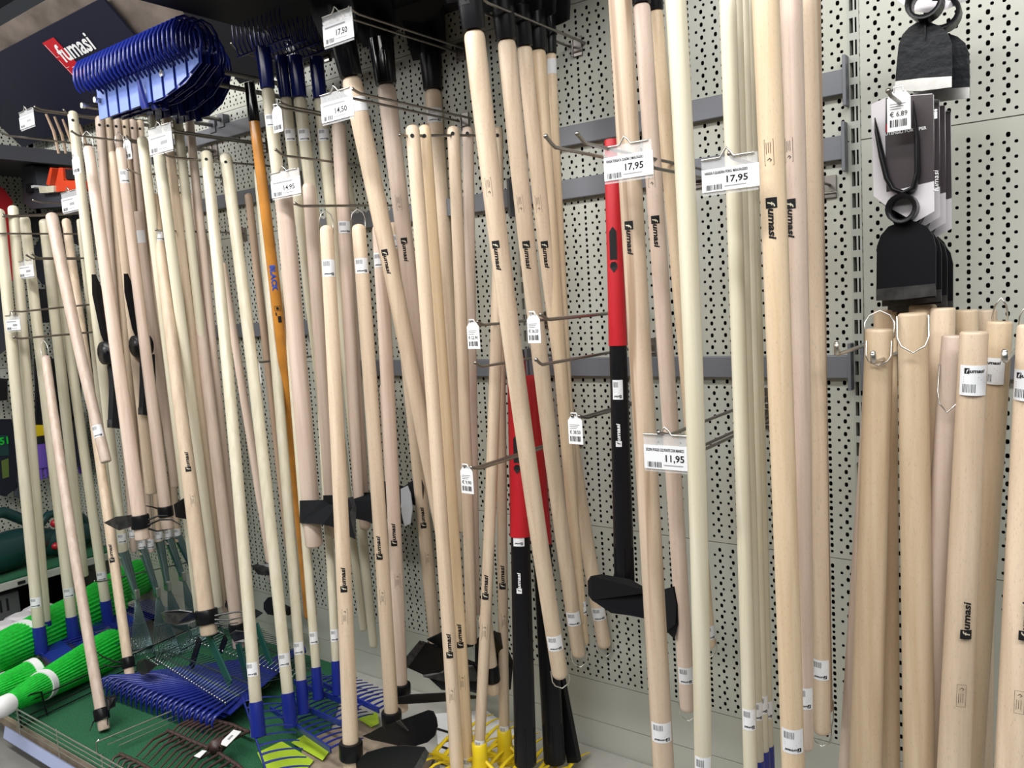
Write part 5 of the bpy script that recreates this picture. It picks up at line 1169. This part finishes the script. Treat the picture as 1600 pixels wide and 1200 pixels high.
pack('round black hose coil in its pack behind the left price labels', ((50, 392), (60, 376), (80, 372), (100, 380), (112, 410), (100, 440), (66, 445), (52, 425)), 'dark_panel', d=.12, name='hose_pack'); pack('black packs below the hose coil', ((56, 452), (118, 450), (122, 500), (60, 505)), 'dark_board', d=.14)
pack('black hanging item under the left hooks, upper edge', ((44, 332), (70, 335), (72, 372), (48, 370)), 'dark_board', d=.12); pack('dark item between the far left handles', ((112, 330), (124, 332), (126, 385), (114, 380)), 'dark_board', d=.10)
pack('grey blister pack against the end wall, upper', ((-10, 440), (16, 448), (20, 540), (-10, 560)), 'grey_plastic', X=xx); pack('row of small dark packs on the end wall', ((-10, 590), (12, 592), (12, 625), (-10, 628)), 'dark_board', X=xx); pack('clear bagged item left of the cream rakes', ((28, 510), (44, 500), (50, 560), (44, 580), (34, 580)), 'grey_plastic', X=xx)
def glove(label, x, y, X, m='purple', s=1.0):
    c = PX(x, y, X); root = thing('glove', label, 'glove', tuple(c), 'purple gloves in the far corner'); k = (c-CAM).dot(FW)/F_PX*s
    u = V((.3, .95, 0)).normalized(); z = V((0, 0, 1))
    g = G(); g.tube([c+z*22*k, c+z*4*k, c-z*16*k], [9*k, 12*k, 10*k], 12, flat=.5, ref=u)
    for i, (dx, L) in enumerate(((-8, 16), (-3, 20), (3, 19), (8, 14))): g.tube([c+u*dx*k-z*12*k, c+u*dx*1.05*k-z*(14+L)*k], [3.6*k, 2.4*k], 8)
    g.tube([c+u*9*k+z*2*k, c+u*15*k-z*12*k], [4*k, 2.6*k], 8); g.build('glove_body', m, root)
    g = G(); g.tube([c+z*22*k, c+z*34*k], [10*k, 11*k], 12, flat=.5, ref=u); g.build('cuff', 'black_matt', root)
glove('purple glove below the yellow label', 65, 715, xx+.03); glove('darker purple glove hanging behind the third cream rake', 118, 705, XC+.2, s=1.1)
pack('dark purple glove pair beside the small yellow clips', ((106, 645), (126, 645), (132, 725), (112, 732)), 'dark_panel', d=.10, name='glove_pack', extra=[(((102, 632), (112, 632), (112, 642), (102, 642)), 'yellow', 'yellow_clip')])
# power tools at upper left
def tool_shape(name, label, m, pts, d, th=.07, cat='tool', parts=()):
    root = thing(name, label, cat, tuple(Pd(*pts[0], d)), None); g = G(); g.slab([Pd(*p, d) for p in pts], V((0, th, 0))); g.build('tool_body', m, root, bevel=.012)
    for pp, mm, nm, dd in parts:
        g = G(); g.slab([Pd(*p, d+dd) for p in pp], V((0, th*.6, 0))); g.build(nm, mm, root, bevel=.004)
    return root
tool_shape('leaf_blower', 'dark grey blower body standing on the upper left hooks', 'grey_plastic', ((34, 262), (52, 258), (60, 300), (78, 305), (84, 292), (100, 294), (104, 322), (52, 326), (36, 318)), .2, .10, 'blower', ((((40, 288), (46, 286), (47, 300), (41, 302)), 'dark_board', 'vent', .02), (((48, 290), (53, 289), (53, 293), (49, 294)), 'white', 'round_badge', .03)))
tool_shape('chainsaw', 'orange-red power tool on the upper left, black grips', 'tool_orange', ((86, 290), (92, 262), (98, 262), (100, 282), (122, 282), (124, 296), (88, 300)), .22, .08, 'power tool', ((((72, 288), (78, 262), (82, 262), (77, 290)), 'tool_orange', 'handle_bar', .0), (((98, 264), (116, 264), (116, 280), (100, 280)), 'dark_board', 'grip', -.01), (((60, 292), (84, 290), (84, 300), (62, 302)), 'pale', 'cream_cap', .01)))
t = thing('red_tool', 'dark red tool body at the left edge behind the rake handles', 'tool', tuple(PX(0, 320, xx))); g = G(); g.slab([PX(*p, xx+.1) for p in ((-12, 285), (6, 295), (20, 315), (16, 345), (20, 440), (12, 430), (4, 340), (-12, 345))], V((-.08, 0, 0))); g.build('tool_body', 'red', t, bevel=.01)
t = thing('overhead_shelf', 'dark grey shelf beam above the far corner hooks', 'shelf', (-4.4, -.5, 2.1)); a = PX(0, 243, -4.1)
g = G(); g.bx(XC-.02, -4.08, -1.6, -.02, a.z+.0, a.z+.03); g.build('shelf_board', 'grey_plastic', t, bevel=.003); g = G(); g.bx(-4.1, -4.07, -1.6, -.02, a.z-.02, a.z+.045); g.build('shelf_lip', 'grey_plastic', t)
for k in range(5):
    q = PX(100+14*k, 200+8*k, -3.9); t = thing('fan_rake_tine', 'thin pale fan-rake tine, number %s from the left among those under the banner' % ('one', 'two', 'three', 'four', 'five')[k], 'rake tine', tuple(q), 'fan-rake tines under the banner')
    g = G(); g.tube([PX(72+13*k, 178+4*k, -3.9), PX(84+13*k, 205+6*k, -3.9), PX(92+11*k, 240, -3.9)], [.006, .008, .006], 6, flat=.4); g.build('slat', 'dim_wood', t)  # flat strips for the tines of a big black fan rake
t = thing('storage_box', 'white plastic socket box under the turf shelf edge', 'box', tuple(PX(8, 950, -4.3))); q = PX(10, 945, -4.25); g = G(); g.bx(q.x-.05, q.x, q.y-.2, q.y+.06, q.z-.07, q.z+.05); g.build('box_body', 'wall_grey', t, bevel=.004)
g = G(); g.bx(q.x, q.x+.002, q.y-.03, q.y-.02, q.z-.03, q.z+.03); g.bx(q.x, q.x+.002, q.y+.0, q.y+.01, q.z-.03, q.z+.03); g.build('slots', 'ink', t)
t = thing('bagged_rags', 'beige crumpled sacking beyond the green brooms', 'sack', tuple(Pz(20, 990, .2))); g = G()
for k in range(6): g.ball(Pz(-10+14*k, 985-7*k, .24)+V((0, 0, -.05)), .085+.012*(k % 2), 0, 10, (1.1, 1, .7))
g.build('sacking', 'card', t)
bpy.context.view_layer.update()
SUB = {'ground_edge': ('blade', 'axe_head', 'maul_head', 'adze_blade'), 'rib': ('blade',), 'end_cap': ('rod', 'prong'), 'brand_mark': ('handle', 'red_grip'), 'certificate_mark': ('handle',),
       'sticker': ('handle',), 'wire_hanger': ('handle',), 'hanging_hole': ('handle',), 'clip_wire': ('clear_clip',), 'blade_spine': ('spade_blade',), 'grip_inlay': ('red_grip',),
       'white_cap': ('bristles',), 'switch': ('handle_loop',), 'button': ('motor_body',), 'hub_clamp': ('socket',), 'tag_print': ('tag_sheet',), 'blue_lettering': ('handle',), 'warning_print': ('handle',)}
for o in list(bpy.data.objects):        # prints, pins, edges belong to the piece they sit on
    k = o.name.split('.')[0]
    if o.parent is None or k not in SUB or o.parent.parent is not None: continue
    for c in o.parent.children:
        if c is not o and c.name.split('.')[0] in SUB[k] and tuple(c.location) == tuple(o.location):
            o.parent = c; break
for o in bpy.data.objects:
    if 'w' in o: del o['w']
